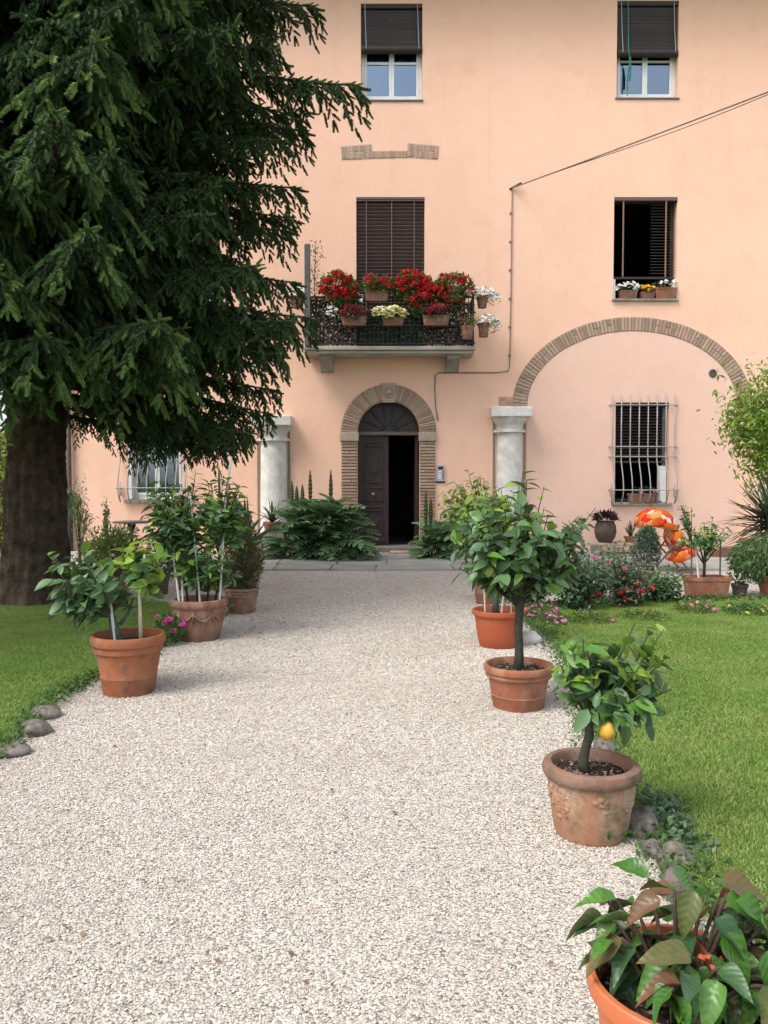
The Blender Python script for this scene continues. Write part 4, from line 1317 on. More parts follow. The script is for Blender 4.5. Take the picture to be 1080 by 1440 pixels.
SPX, SPY = -4.26, 9.95
def spruce():
    root = empty('spruce_tree', (SPX, SPY, 0), 'huge dark green spruce with drooping branches and thick trunk on the left lawn', 'tree')
    # trunk with furrowed bark and flared foot
    mb = MB(); n = 56
    zs = [0, .1, .25, .5, .9, 1.4, 2, 2.8, 4, 6, 8, 10, 12, 14, 15.6]
    rs = [.52, .45, .40, .37, .345, .325, .31, .34, .32, .28, .23, .18, .12, .06, .02]
    r = np.random.default_rng(2)
    zz = np.concatenate([np.linspace(0, 4, 60), np.linspace(4.4, 15.6, 16)])
    ph = r.uniform(0, 6, 6)
    for z in zz:
        R = float(np.interp(z, zs, rs))
        for k in range(n):
            t = 2 * pi * k / n
            fl = max(0, 1 - z / .6) * .09 * sin(5 * t + ph[0])
            ridge = .022 * sin(17 * t + 1.7 * sin(z * 2.3 + ph[1]) + ph[2]) + .014 * sin(29 * t + 2.2 * sin(z * 3.1 + ph[3])) + r.uniform(-.010, .010)
            q = R * (1 + fl) + ridge * min(1, R * 3)
            mb.v.append((q * cos(t) + .05 * (z / 2) * (1 if z < 3 else 1.5), q * sin(t), z))
    for i in range(len(zz) - 1):
        for k in range(n):
            k2 = (k + 1) % n
            mb.f.append((i * n + k, i * n + k2, (i + 1) * n + k2, (i + 1) * n + k))
    mb.build('trunk', 'bark', root, True)
    crown = empty('crown', (0.06, 0, 0), parent=root)
    var = {}
    for L in (3.5, 2.9, 2.3, 1.6, 1.0):
        var[L] = [spruce_branch(L, int(L * 10) + s, np_) for s, np_ in ((0, .10), (1, .22))]
    bright = [spruce_branch(3.1, 77, .75), spruce_branch(2.5, 78, .85)]
    rr = random.Random(21)
    def put(me, z, az, pitch, sc=1.0, roll=0.0):
        o = bpy.data.objects.new('branch', me); C.objects.link(o); o.parent = crown
        o.rotation_euler = Euler((roll, pitch, az), 'XYZ')
        o.location = (.15 * cos(az), .15 * sin(az), z); o.scale = (sc, sc, sc)
    z = 3.3; w = 0
    while z < 15.2:
        Lz = 3.05 if z < 8.5 else 3.05 + (z - 8.5) / 7.0 * (-2.45)
        nb = 10 if z < 8.5 else 6
        for k in range(nb):
            az = 2 * pi * (k + rr.uniform(-.32, .32)) / nb + w * .77
            L = Lz * rr.uniform(.68, 1.04)
            key = min(var, key=lambda q: abs(q - L))
            put(rr.choice(var[key]), z + rr.uniform(-.14, .14), az, (.10 if z < 4.5 else .04) + rr.uniform(-.1, .12), L / key, rr.uniform(-.15, .15))
        z += .28 if z < 8.5 else .5; w += 1
    # limbs that make the outline seen from the drive
    for (z, azd, L, pit) in ((6.35, -3, 3.75, .03), (7.3, 4, 3.2, -.02), (8.0, -8, 3.2, -.04), (5.6, -8, 2.95, .04), (4.8, 2, 2.9, .06), (3.85, -4, 3.2, .10), (3.4, -10, 2.95, .12), (3.1, 4, 2.75, .14), (2.9, 15, 2.7, .16), (2.7, 2, 2.4, .16), (2.65, 22, 2.5, .16), (2.5, 8, 2.3, .14), (2.4, 14, 2.2, .14), (2.55, -3, 2.45, .16), (2.3, 5, 2.1, .16), (6.0, 3, 3.1, .05), (5.2, -3, 3.05, .05), (4.3, 6, 3.0, .08)):
        put(var[3.5][0], z, radians(azd), pit, L / 3.5)
    # lighter new growth on the limbs that reach out over the lawn towards the drive
    for (z, azd, L, pit) in ((4.6, -62, 3.6, .02), (4.45, -72, 3.4, .04), (3.75, -58, 3.5, .02), (3.5, -70, 3.3, .05), (3.3, -48, 3.4, .08), (4.1, -82, 3.4, .05), (3.15, -63, 3.0, .10), (5.5, -55, 3.2, .05), (6.4, -45, 3.1, 0.0), (3.05, -40, 2.9, .10), (7.3, -70, 3.3, 0)):
        put(bright[0] if L > 3.2 else bright[1], z, radians(azd), pit, L / (3.1 if L > 3.2 else 2.5))
spruce()

# ================================================================== POTS AND PLANTS
def pot(root, R, H, rb, mat, style='bands', soil=True, rim_mat=None, chips=True, rim_h=.16):
    prof = {
        'bands': [(rb * .97, 0), (rb, .01), (rb + (R * .86 - rb) * .35, H * .28), (rb + (R * .86 - rb) * .36 + .004, H * .30), (rb + (R * .86 - rb) * .37, H * .32), (R * .86, H * .70), (R * .93, H * .725), (R * .945, H * .76),
                  (R * .925, H * .80), (R * .93, H * .82), (R * .985, H * .85), (R, H * .90), (R * .99, H * .965), (R * .965, H), (R * .90, H), (R * .875, H * .965), (R * .85, H * .82)],
        'rolled': [(rb * .96, 0), (rb, .012), (rb * 1.02, H * .06), (rb + (R * .88 - rb) * .5, H * .35), (R * .88, H * .72), (R * .89, H * .80), (R * .95, H * .815), (R * .995, H * .86), (R, H * .92), (R * .975, H * .98), (R * .93, H), (R * .82, H), (R * .79, H * .97), (R * .775, H * .82)],
        'plastic': [(rb * .93, 0), (rb * .98, .01), (rb + (R * .88 - rb) * .55, H * .35), (R * .885, H * .78), (R * .885, H * .82), (R * .93, H * .825), (R * .94, H * .86), (R * .985, H * .87), (R, H * .93), (R * .99, H * .99), (R * .975, H), (R * .92, H), (R * .90, H * .98), (R * .86, H * .8)],
        'ribbed': [(rb * .97, 0), (rb, .01)] + [(rb + (R * .88 - rb) * q + (.006 if k % 2 else 0), H * .64 * q) for k, q in enumerate(np.linspace(.1, 1, 9))] + [(R * .94, H * .66), (R * .95, H * .74), (R * .92, H * .76), (R * .955, H * .78), (R * .96, H * .86), (R * .93, H * .88), (R, H * .9), (R, H * .98), (R * .97, H), (R * .9, H), (R * .87, H * .85)],
        'jar': [(rb, 0), (rb * 1.12, H * .08), (R * 1.0, H * .35), (R * 1.06, H * .55), (R * .95, H * .78), (R * .72, H * .9), (R * .70, H * .93), (R * .82, H * .96), (R * .82, H), (R * .7, H), (R * .62, H * .93)],
    }[style]
    p = MB().lathe(prof, 40, wob=.012).build('pot', mat, root, True, 35)
    if rim_mat:
        p.data.materials.append(MATS[rim_mat])
        for poly in p.data.polygons:
            if poly.center.z > H * .805: poly.material_index = 1
    if soil:
        zi = prof[-1][1] + .006; ri = prof[-1][0] + .01
        s = MB(); n = 28
        rr = random.Random(int(R * 1000))
        s.v.append((0, 0, zi + .012))
        for ring in (.35, .7, 1.0):
            for k in range(n):
                t = 2 * pi * k / n
                s.v.append((ri * ring * cos(t), ri * ring * sin(t), zi + rr.uniform(-.006, .008)))
        for k in range(n): s.f.append((0, 1 + k, 1 + (k + 1) % n))
        for q in range(2):
            for k in range(n):
                a = 1 + q * n + k; b = 1 + q * n + (k + 1) % n
                s.f.append((a, a + n, b + n, b))
        s.build('soil', 'soil', root, True)
        if chips:
            n = 260
            r = np.random.default_rng(int(R * 999))
            rad = ri * np.sqrt(r.uniform(0, .95, n)); an = r.uniform(0, 2 * pi, n)
            P = np.stack([rad * np.cos(an), rad * np.sin(an), np.full(n, zi + .01)], 1)
            foliage('mulch', P, rand_dirs(n, r) * (1, 1, .3), np.tile((0, 0, 1.), (n, 1)) + r.normal(0, .5, (n, 3)), r.uniform(.008, .022, n), 'soil_chips', root)
    return p
def box_pot(root, w, d, h, mat, soil=True, taper=.82, ribs=False):
    mb = MB(); t = .02
    def ring(a, b, z): return [(-a, -b, z), (a, -b, z), (a, b, z), (-a, b, z)]
    rings = [ring(w / 2 * taper, d / 2 * taper, 0), ring(w / 2 * .95, d / 2 * .95, h * .80), ring(w / 2 * .95 + .004, d / 2 * .95 + .004, h * .81), ring(w / 2, d / 2, h * .83), ring(w / 2, d / 2, h * .99), ring(w / 2 - .004, d / 2 - .004, h), ring(w / 2 - t, d / 2 - t, h), ring(w / 2 - t * 1.4, d / 2 - t * 1.4, h * .88)]
    for q in rings: mb.v += q
    mb.f.append((3, 2, 1, 0))
    for i in range(len(rings) - 1):
        for k in range(4):
            k2 = (k + 1) % 4
            mb.f.append((i * 4 + k, i * 4 + k2, (i + 1) * 4 + k2, (i + 1) * 4 + k))
    p = mb.build('pot', mat, root)
    if ribs:
        n = int(w / .04)
        rb = MB()
        for k in range(1, n):
            u = -1 + 2 * k / n
            rb.tube([(u * w / 2 * taper, -d / 2 * taper - .001, h * .05), (u * w / 2 * .95, -d / 2 * .95 - .001, h * .78)], .004, 4)
        rb.build('ribs', mat, p)
    if soil:
        MB().box(-w / 2 + t * 1.6, w / 2 - t * 1.6, -d / 2 + t * 1.6, d / 2 - t * 1.6, h * .5, h * .89).build('soil', 'soil', root)
    return p

LEAFM = {}
def leaf_meshes(kind, mat):
    k = (kind, mat)
    if k in LEAFM: return LEAFM[k]
    if kind == 'lemon': L = [leaf_tmpl(w, f, c, 5, 'ovate', wv, s) for s, (w, f, c, wv) in enumerate(((.50, .14, .18, .08), (.46, .20, .35, .1), (.54, .10, .10, .06), (.48, .16, .5, .1), (.44, .28, .22, .05)))]
    elif kind == 'slim': L = [leaf_tmpl(w, f, c, 5, 'ovate', .05, s) for s, (w, f, c) in enumerate(((.36, .2, .25), (.32, .2, .45), (.38, .15, .1)))]
    elif kind == 'begonia': L = [leaf_tmpl(w, f, c, 12, 'heart', wv, s) for s, (w, f, c, wv) in enumerate(((.56, .22, .30, .16), (.50, .34, .50, .2), (.58, .16, .22, .14), (.50, .42, .42, .16), (.58, .26, .6, .2)))]
    elif kind == 'lance': L = [leaf_tmpl(w, f, c, 6, 'lance', 0, s) for s, (w, f, c) in enumerate(((.085, .25, .10), (.08, .3, .28), (.09, .25, .02)))]
    elif kind == 'agave': L = [leaf_tmpl(w, f, c, 6, 'lance', 0, s) for s, (w, f, c) in enumerate(((.17, .35, -.12), (.16, .4, -.3), (.18, .3, .35)))]
    LEAFM[k] = [tmesh('leaf', t, mat) for t in L]
    return LEAFM[k]
def leaf_objs(root, P, Dv, Nv, S, kind, mats, r, name='leaf'):
    M = frames(P, Dv, Nv, S)
    for i in range(len(P)):
        me = r.choice(leaf_meshes(kind, mats[i] if isinstance(mats, (list, tuple)) else mats))
        o = bpy.data.objects.new(name, me); C.objects.link(o); o.parent = root
        o.matrix_basis = M4(M[i])

def citrus(root, F, cen, rad, nt, per, lsize, seed, mats=('lemon_leaf', 'lemon_leaf_mid', 'lemon_leaf_young'), pw=(.72, .2, .08), kind='lemon', twig='twig', objs=True, zmin=-.85, lo=.25, extra=(), droop=.25, twr=.005, top_young=True, trunk_r=.010):
    """twigs from the fork F to points of an ellipsoid crown, leaves along each twig"""
    r = np.random.default_rng(seed); rr = random.Random(seed)
    F = np.array(F, float); cen = np.array(cen, float)
    tips = list(ball(nt, *rad, r=r, lo=lo, zmin=zmin) + cen) + [np.array(e, float) for e in extra]
    wood = MB()
    P = []; Dv = []; Nv = []; S = []; mt = []
    for tip in tips:
        v = tip - F
        mid = F + v * .5 + np.array((0, 0, -.10 * np.linalg.norm(v) * r.uniform(-.3, 1))) + r.normal(0, .03, 3) * np.linalg.norm(v)
        pts = [F * (1 - t) ** 2 + mid * 2 * t * (1 - t) + tip * t * t for t in np.linspace(0, 1, 6)]
        wood.tube(pts, [trunk_r, trunk_r * .75, trunk_r * .6, trunk_r * .5, .004, .0025], 5, False)
        n = max(2, int(per * r.uniform(.7, 1.3)))
        yg = r.uniform() < pw[2] * 2.2 and (tip[2] > cen[2] or not top_young)
        for k in range(n):
            t = .38 + .62 * (k + .6) / n
            p = F * (1 - t) ** 2 + mid * 2 * t * (1 - t) + tip * t * t
            tg = unit(tip - mid)
            az = 2.4 * k + r.uniform(0, 1)
            side = unit(np.cross(tg, rand_dirs(1, r)[0]))
            d = tg * r.uniform(.2, .8) + side + np.array((0, 0, .25 - droop * r.uniform(0, 2.6)))
            out = unit(p - cen + 1e-6)
            P.append(p); Dv.append(d); Nv.append(np.array((0, 0, .9)) + out * .7 + r.normal(0, .35, 3)); S.append(lsize * r.uniform(.6, 1.15))
            if yg and t > .55: mt.append(mats[2])
            else: mt.append(mats[1] if r.uniform() < pw[1] + (.25 if p[2] > cen[2] + rad[2] * .3 else 0) else mats[0])
    wood.build('twigs', twig, root, True, kind='stuff')
    P = np.array(P); Dv = np.array(Dv); Nv = np.array(Nv); S = np.array(S)
    if objs and len(P) <= 300:
        leaf_objs(root, P, Dv, Nv, S, kind, mt, rr)
    else:
        mt = np.array(mt)
        near = np.zeros(len(P), bool)
        if objs: near[np.argsort(P[:, 1])[:300]] = True
        if objs: leaf_objs(root, P[near], Dv[near], Nv[near], S[near], kind, [m for m, q in zip(mt, near) if q], rr)
        tm = leaf_tmpl(.48 if kind == 'lemon' else .34, .15, .25, 3)
        for m in sorted(set(mt)):
            k = (mt == m) & ~near
            if k.any(): foliage('leaves', P[k], Dv[k], Nv[k], S[k], m, root, tm)
    return P
def stake(root, a, b, r, mat): MB().tube([a, b], r, 7).build('stake', mat, root, True, 40)
def fruit(root, p, mat, s=.036):
    o = rock(s, .86, .86, 1.12, 3)
    o.v = [(x + p[0], y + p[1], z + p[2]) for x, y, z in o.v]
    return o.build('lemon', mat, root, True)

# --- right row of the drive, nearest first
r0 = empty('potted_begonia', (.70, 1.86, 0), 'nearest pot: begonia with big glossy leaves in smooth orange pot', 'potted plant', 'potted plants along the drive')
pot(r0, .225, .35, .165, 'plastic_pot_light', 'plastic')
def begonia():
    r = np.random.default_rng(31); rr = random.Random(31)
    wood = MB()
    P = []; Dv = []; Nv = []; S = []; mt = []
    # stems rise from the soil and each node carries an arching leaf
    nodes = []
    for k in range(42):
        a = r.uniform(0, 2 * pi); q = .18 * sqrt(r.uniform(0, 1))
        top = np.array((q * 1.22 * cos(a) + .02, q * 1.22 * sin(a), .31 + r.uniform(.07, .22) * (1.15 - q * 2.0)))
        base = np.array((q * .5 * cos(a), q * .5 * sin(a), .31))
        pts = [base * (1 - t) + top * t + np.array((0, 0, .02 * sin(pi * t))) for t in np.linspace(0, 1, 5)]
        wood.tube(pts, [.006, .0055, .005, .0045, .004], 6)
        for t in (.4, .7, 1.0):
            nodes.append((pts[0] * (1 - t) + pts[4] * t, a))
    for p, a in nodes:
        az = a + r.uniform(-1.5, 1.5)
        P.append(p); Dv.append(np.array((cos(az), sin(az), r.uniform(-.75, .35)))); Nv.append(np.array((cos(az) * .7, sin(az) * .7, .9)) + r.normal(0, .3, 3)); S.append(r.uniform(.075, .125))
        mt.append(rr.choices(['begonia_leaf', 'begonia_leaf_dark', 'begonia_leaf_red'], (.60, .22, .18))[0])
    # the conspicuous outer leaves on the drive side
    for (x, y, z, dx, dy, dz, s, m) in ((-.12, -.02, .575, -1, -.1, -.35, .13, 'begonia_leaf_red'), (-.02, -.03, .60, -.5, -.5, -.95, .14, 'begonia_leaf_red'), (-.06, .02, .615, .55, .1, -.25, .11, 'begonia_leaf'),
                                        (-.10, -.08, .47, -1, -.3, -.42, .155, 'begonia_leaf'), (-.07, -.1, .47, -.4, -.6, -.9, .15, 'begonia_leaf'), (.03, -.1, .54, .55, -.4, -.85, .17, 'begonia_leaf'), (.1, .02, .60, 1, -.1, -.2, .15, 'begonia_leaf_red'),
                                        (.12, -.02, .57, 1, -.2, -.45, .16, 'begonia_leaf'), (.02, -.08, .56, .6, -.5, -.3, .13, 'begonia_leaf_dark'), (.17, -.1, .5, .1, -.4, -1, .15, 'begonia_leaf'), (-.02, -.13, .44, .0, -.6, -.7, .12, 'begonia_leaf')):
        P.append((x * .72 + .02, y, z - .035)); Dv.append((dx, dy, dz - .15)); Nv.append((dx * .5, dy * .5 - .55, .9)); S.append(s * .82); mt.append(m)
    wood.build('stems', 'twig_brown', r0, True, kind='stuff')
    leaf_objs(r0, np.array(P), np.array(Dv), np.array(Nv), np.array(S), 'begonia', mt, rr)
    for k in range(6):
        p = nodes[r.integers(0, len(nodes))][0] + np.array((0, 0, .015)) + r.normal(0, .012, 3)
        q = 12
        foliage('flower', p + r.normal(0, .008, (q, 3)), rand_dirs(q, r), rand_dirs(q, r), r.uniform(.010, .020, q), 'orange_bud', r0, simple_leaf(.6), kind=None)
begonia()

R1 = G(831, 1193); R1.y += .15
r1 = empty('potted_lemon_tree', (at(831, 1100, R1.y).x, R1.y, 0), 'small lemon tree with one yellow fruit in mossy terracotta pot with relief', 'potted plant', 'potted plants along the drive')
pot(r1, .206, .305, .150, 'terracotta_mossy', 'rolled', rim_mat='terracotta_rim')
def relief(root, H, R, items, mat):
    r = np.random.default_rng(8)
    mb = MB()
    for (az, z, n, sp) in items:
        for k in range(n):
            a = az + r.normal(0, sp); zz = z + r.normal(0, sp * .14)
            rad = R(zz)
            t = rock(r.uniform(.006, .013), 1.2, .45, 1.0, int(r.integers(0, 99)))
            b = len(mb.v)
            for x, y, q in t.v:
                # local: x along tangent, y along normal
                mb.v.append((rad * cos(a) - x * sin(a) + (y) * cos(a), rad * sin(a) + x * cos(a) + y * sin(a), zz + q))
            mb.f += [tuple(b + i for i in f) for f in t.f]
    return mb.build('relief', mat, root, True)
relief(r1, .305, lambda z: .150 + (.181 - .150) * min(1, z / .22), ((-2.85, .20, 26, .20), (-2.5, .175, 24, .16), (-2.65, .135, 14, .12), (-1.58, .195, 22, .07), (-1.42, .17, 9, .06), (-.35, .19, 26, .18), (-.65, .17, 12, .12)), 'terracotta_mossy')
MB().tube([(-.02, 0, .26), (-.035, 0, .30), (-.025, 0, .36), (-.005, .01, .42), (-.01, .01, .465)], [.026, .023, .019, .020, .016], 10).build('trunk', 'bark_lemon', r1, True)
citrus(r1, (-.005, .01, .46), (.085, .01, .665), (.25, .22, .165), 46, 8, .104, 41, pw=(.55, .25, .14), zmin=-.7, extra=((.18, 0, .90), (.24, 0, .86), (.30, 0, .87), (-.09, 0, .80), (-.05, -.05, .84), (.33, -.02, .62), (.31, 0, .75), (-.12, -.04, .68), (-.10, -.04, .60)), mats=('lemon_leaf_blue', 'lemon_leaf_mid', 'lemon_leaf_young'), droop=.26, trunk_r=.007)
fruit(r1, (.035, -.12, .475), 'lemon_fruit', .035)
leaf_objs(r1, np.array([(.11, -.10, .50), (.20, -.08, .50), (-.04, -.10, .56), (.17, -.06, .56)]), np.array([(.05, -.2, -1), (.35, -.2, -.8), (-.5, -.3, -.7), (.4, -.3, -.5)]), np.array([(.1, -1, .1), (.3, -1, .1), (-.2, -1, .3), (.2, -1, .3)]), np.array([.105, .09, .115, .1]), 'lemon', 'lemon_leaf_blue', random.Random(1))

R2 = G(730, 1003); R2.y += .167
r2 = empty('potted_lemon_tree', (at(729, 960, R2.y).x, R2.y, 0), 'standard lemon tree on bare dark trunk in banded terracotta pot', 'potted plant', 'potted plants along the drive')
pot(r2, .232, .285, .168, 'terracotta', 'bands')
zf = at(0, 846, R2.y).z
MB().tube([(0, 0, .22), (.004, 0, .35), (-.002, 0, .5), (.006, .004, zf - .05), (.01, 0, zf + .03)], [.036, .030, .027, .029, .030], 10).build('trunk', 'bark_lemon', r2, True)
for e in ((-.22, -.02, zf + .14, -.30, 0, zf + .38), (.26, -.04, zf + .17, .34, 0, zf + .34), (.05, .06, zf + .2, .08, .1, zf + .6), (-.1, -.08, zf + .2, -.12, -.1, zf + .5)):
    MB().tube([(.0, 0, zf - .02), e[:3], e[3:]], [.020, .014, .007], 7).build('limb', 'bark_lemon', r2, True)
citrus(r2, (0, 0, zf + .03), (-.01, 0, zf + .42), (.46, .40, .36), 100, 9.5, .128, 43, lo=.35, pw=(.66, .2, .1), extra=((.02, 0, zf + .86), (.05, .02, zf + .80), (-.12, 0, zf + .74), (.50, 0, zf + .62), (.47, .03, zf + .52), (-.02, -.1, zf + .78), (.42, -.05, zf + .3), (-.4, 0, zf + .22), (.18, .1, zf + .76)), mats=('lemon_leaf_blue', 'lemon_leaf_mid', 'lemon_leaf_young'), droop=.3)
fruit(r2, (-.215, -.16, zf + .22), 'lime_fruit', .036)

R3 = G(700, 914); R3.y += .18
r3 = empty('potted_lemon_tree', (at(701, 880, R3.y).x, R3.y, 0), 'lemon tree with bluish trunk and bamboo stakes in smooth orange pot', 'potted plant', 'potted plants along the drive')
pot(r3, .242, .335, .175, 'plastic_pot', 'plastic')
MB().tube([(-.03, 0, .28), (-.02, 0, .45), (.0, 0, .62), (-.02, 0, .74)], [.032, .028, .026, .024], 9).build('trunk', 'bark_blue', r3, True)
stake(r3, (-.125, -.02, .28), (-.135, 0, .78), .008, 'bamboo'); stake(r3, (.02, -.03, .28), (.075, 0, .80), .008, 'bamboo'); stake(r3, (.12, .03, .28), (.10, 0, .80), .008, 'bamboo')
citrus(r3, (-.02, 0, .72), (-.10, 0, 1.12), (.42, .40, .36), 80, 9, .125, 47, lo=.3, pw=(.6, .25, .12), droop=.3)

R4 = G(688, 852); R4.y += .2
r4 = empty('potted_lemon_tree', (at(686, 830, R4.y).x, R4.y, 0), 'pale green citrus bush in dark old terracotta pot, farthest of the right row', 'potted plant', 'potted plants along the drive')
pot(r4, .215, .44, .14, 'terracotta_old', 'bands')
MB().tube([(0, 0, .38), (.01, 0, .6), (-.02, 0, .8)], [.03, .025, .02], 8).build('trunk', 'bark_lemon', r4, True)
stake(r4, (.06, -.04, .38), (.07, 0, .95), .008, 'bamboo')
citrus(r4, (-.02, 0, .78), (-.24, 0, 1.12), (.46, .42, .44), 95, 8.5, .125, 53, mats=('lemon_leaf', 'lemon_leaf_mid', 'lemon_leaf_young'), pw=(.25, .5, .30), lo=.3, extra=((-.25, 0, 1.62), (-.1, 0, 1.56), (-.42, 0, 1.5), (-.5, -.05, 1.25)), top_young=False)

# --- left row of the drive
L1 = G(182, 982); L1.y += .18
l1 = empty('potted_lemon_tree', (at(181, 940, L1.y).x, L1.y, 0), 'two young lemon plants, one on white stake, in banded terracotta pot on the left', 'potted plant', 'potted plants along the drive')
pot(l1, .258, .415, .178, 'terracotta_warm', 'bands')
MB().tube([(-.06, -.02, .36), (-.09, -.02, .45), (-.11, -.02, .55)], [.038, .034, .022], 9).build('trunk', 'bark_blue', l1, True)
MB().tube([(-.06, 0, .48), (.0, .0, .56), (.03, .02, .66)], [.014, .011, .008], 7).build('limb', 'bark_blue', l1, True)
stake(l1, (-.075, -.05, .36), (-.13, -.03, .78), .011, 'stake_white')
MB().tube([(.09, 0, .34), (.085, 0, .52), (.08, 0, .74)], [.015, .013, .012], 8).build('trunk', 'bamboo', l1, True)
citrus(l1, (-.11, -.02, .54), (-.29, 0, .80), (.30, .26, .26), 46, 7.5, .128, 59, mats=('lemon_leaf_blue', 'lemon_leaf_blue', 'lemon_leaf_mid'), droop=.25, extra=((-.57, 0, .98), (-.5, 0, .6), (-.45, -.03, .56)))
citrus(l1, (.08, 0, .70), (.11, 0, .92), (.19, .17, .20), 22, 6.5, .13, 61, mats=('lemon_leaf', 'lemon_leaf_mid', 'lemon_leaf_young'), pw=(.25, .4, .35), extra=((.25, 0, .97), (.0, -.02, .92)), top_young=False)
citrus(l1, (.03, .02, .60), (.04, .02, .64), (.12, .1, .08), 4, 3, .075, 63, mats=('lemon_leaf', 'lemon_leaf', 'lemon_leaf_mid'), trunk_r=.005)

L2 = G(282, 904); L2.y += .19
l2 = empty('potted_lemon_tree', (at(280, 870, L2.y).x, L2.y, 0), 'tall leafy citrus on four stakes in old terracotta pot with garlands', 'potted plant', 'potted plants along the drive')
pot(l2, .272, .385, .190, 'terracotta_old', 'rolled')
def garland(root, mat):
    mb = MB()
    R = lambda z: .190 + (.24 - .190) * min(1, z / .28) + .004
    for k in range(8):
        a0 = -pi / 2 - pi + k * pi / 4; pts = []
        for t in np.linspace(0, 1, 9):
            z = .27 - .07 * sin(pi * t); a = a0 + pi / 4 * t
            pts.append((R(z) * cos(a), R(z) * sin(a), z))
        mb.tube(pts, [.007, .010, .013, .015, .016, .015, .013, .010, .007], 6)
        mb.tube([(R(.29) * cos(a0), R(.29) * sin(a0), .29), (R(.24) * cos(a0), R(.24) * sin(a0), .24), (R(.18) * cos(a0), R(.18) * sin(a0), .18)], [.010, .014, .005], 6)
    mb.build('garland_relief', mat, root, True)
garland(l2, 'terracotta_old')
for (a, b, q, m) in (((-.17, -.05, .33), (-.27, 0, 1.10), .011, 'stake_white'), ((-.14, -.05, .33), (-.15, -.02, .62), .010, 'stake_white'), ((.03, -.08, .33), (-.06, -.04, 1.35), .010, 'stake_white'), ((.2, -.04, .33), (.24, 0, 1.0), .011, 'stake_white'), ((.2, 0, .8), (.31, .02, 1.72), .011, 'stake_white'), ((.18, .05, .33), (.19, .04, 1.6), .008, 'stake_dark')):
    stake(l2, a, b, q, m)
for x in (-.15, -.03, .1, .2):
    MB().tube([(x * .7, .02, .33), (x, .03, .6), (x * 1.1, .02, .95)], [.012, .010, .007], 7).build('trunk', 'bark_lemon', l2, True)
citrus(l2, (-.16, .02, .80), (-.22, 0, 1.18), (.34, .28, .36), 72, 9, .128, 67, pw=(.6, .3, .08), kind='slim', extra=((-.02, 0, 1.58), (-.36, 0, 1.5), (-.45, 0, 1.25)))
citrus(l2, (.2, .02, .85), (.24, 0, 1.22), (.28, .25, .36), 66, 9, .128, 69, pw=(.5, .4, .1), kind='slim', extra=((.2, 0, 1.62), (.38, 0, 1.1)))
citrus(l2, (.05, .02, .45), (.04, 0, .74), (.36, .26, .28), 54, 8, .12, 71, pw=(.55, .4, .05), kind='slim')

L3 = G(340, 864); L3.y += .14
l3 = empty('potted_shrub', (at(340, 840, L3.y).x, L3.y, 0), 'rounded olive-brown shrub in ribbed grey-pink pot beside the drive', 'potted plant', 'potted plants along the drive')
pot(l3, .195, .285, .145, 'terracotta_old', 'ribbed')
r = np.random.default_rng(77)
P = ball(4200, .26, .24, .40, r=r, lo=.3) + (0, 0, .62)
foliage('foliage', P, unit(P - (0, 0, .4)) + r.normal(0, .5, P.shape), rand_dirs(len(P), r) + (0, 0, .5), r.uniform(.022, .042, len(P)), 'olive_leaf', l3, simple_leaf(.42))
tw = MB()
for p in P[::40]: tw.tube([(0, 0, .26), tuple(p * .6 + np.array((0, 0, .12))), tuple(p)], [.006, .004, .002], 4, False)
tw.build('twigs', 'twig_brown', l3, kind='stuff')

jy = 11.6
jar = empty('agave_jar', (at(347, 800, jy).x, jy, 0), 'agave with long grey-green leaves in round terracotta jar behind the ribbed pot', 'potted plant')
pot(jar, .21, .60, .14, 'terracotta_old', 'jar', chips=False)
r = np.random.default_rng(79); n = 18
az = np.arange(n) * 2.4; el = r.uniform(.35, 1.35, n)
leaf_objs(jar, np.tile((0, 0, .57), (n, 1)), np.stack([np.cos(az) * np.cos(el), np.sin(az) * np.cos(el), np.sin(el)], 1), np.stack([-np.cos(az) * np.sin(el), -np.sin(az) * np.sin(el), np.cos(el)], 1), r.uniform(.48, .68, n), 'agave', 'agave_leaf', random.Random(5))

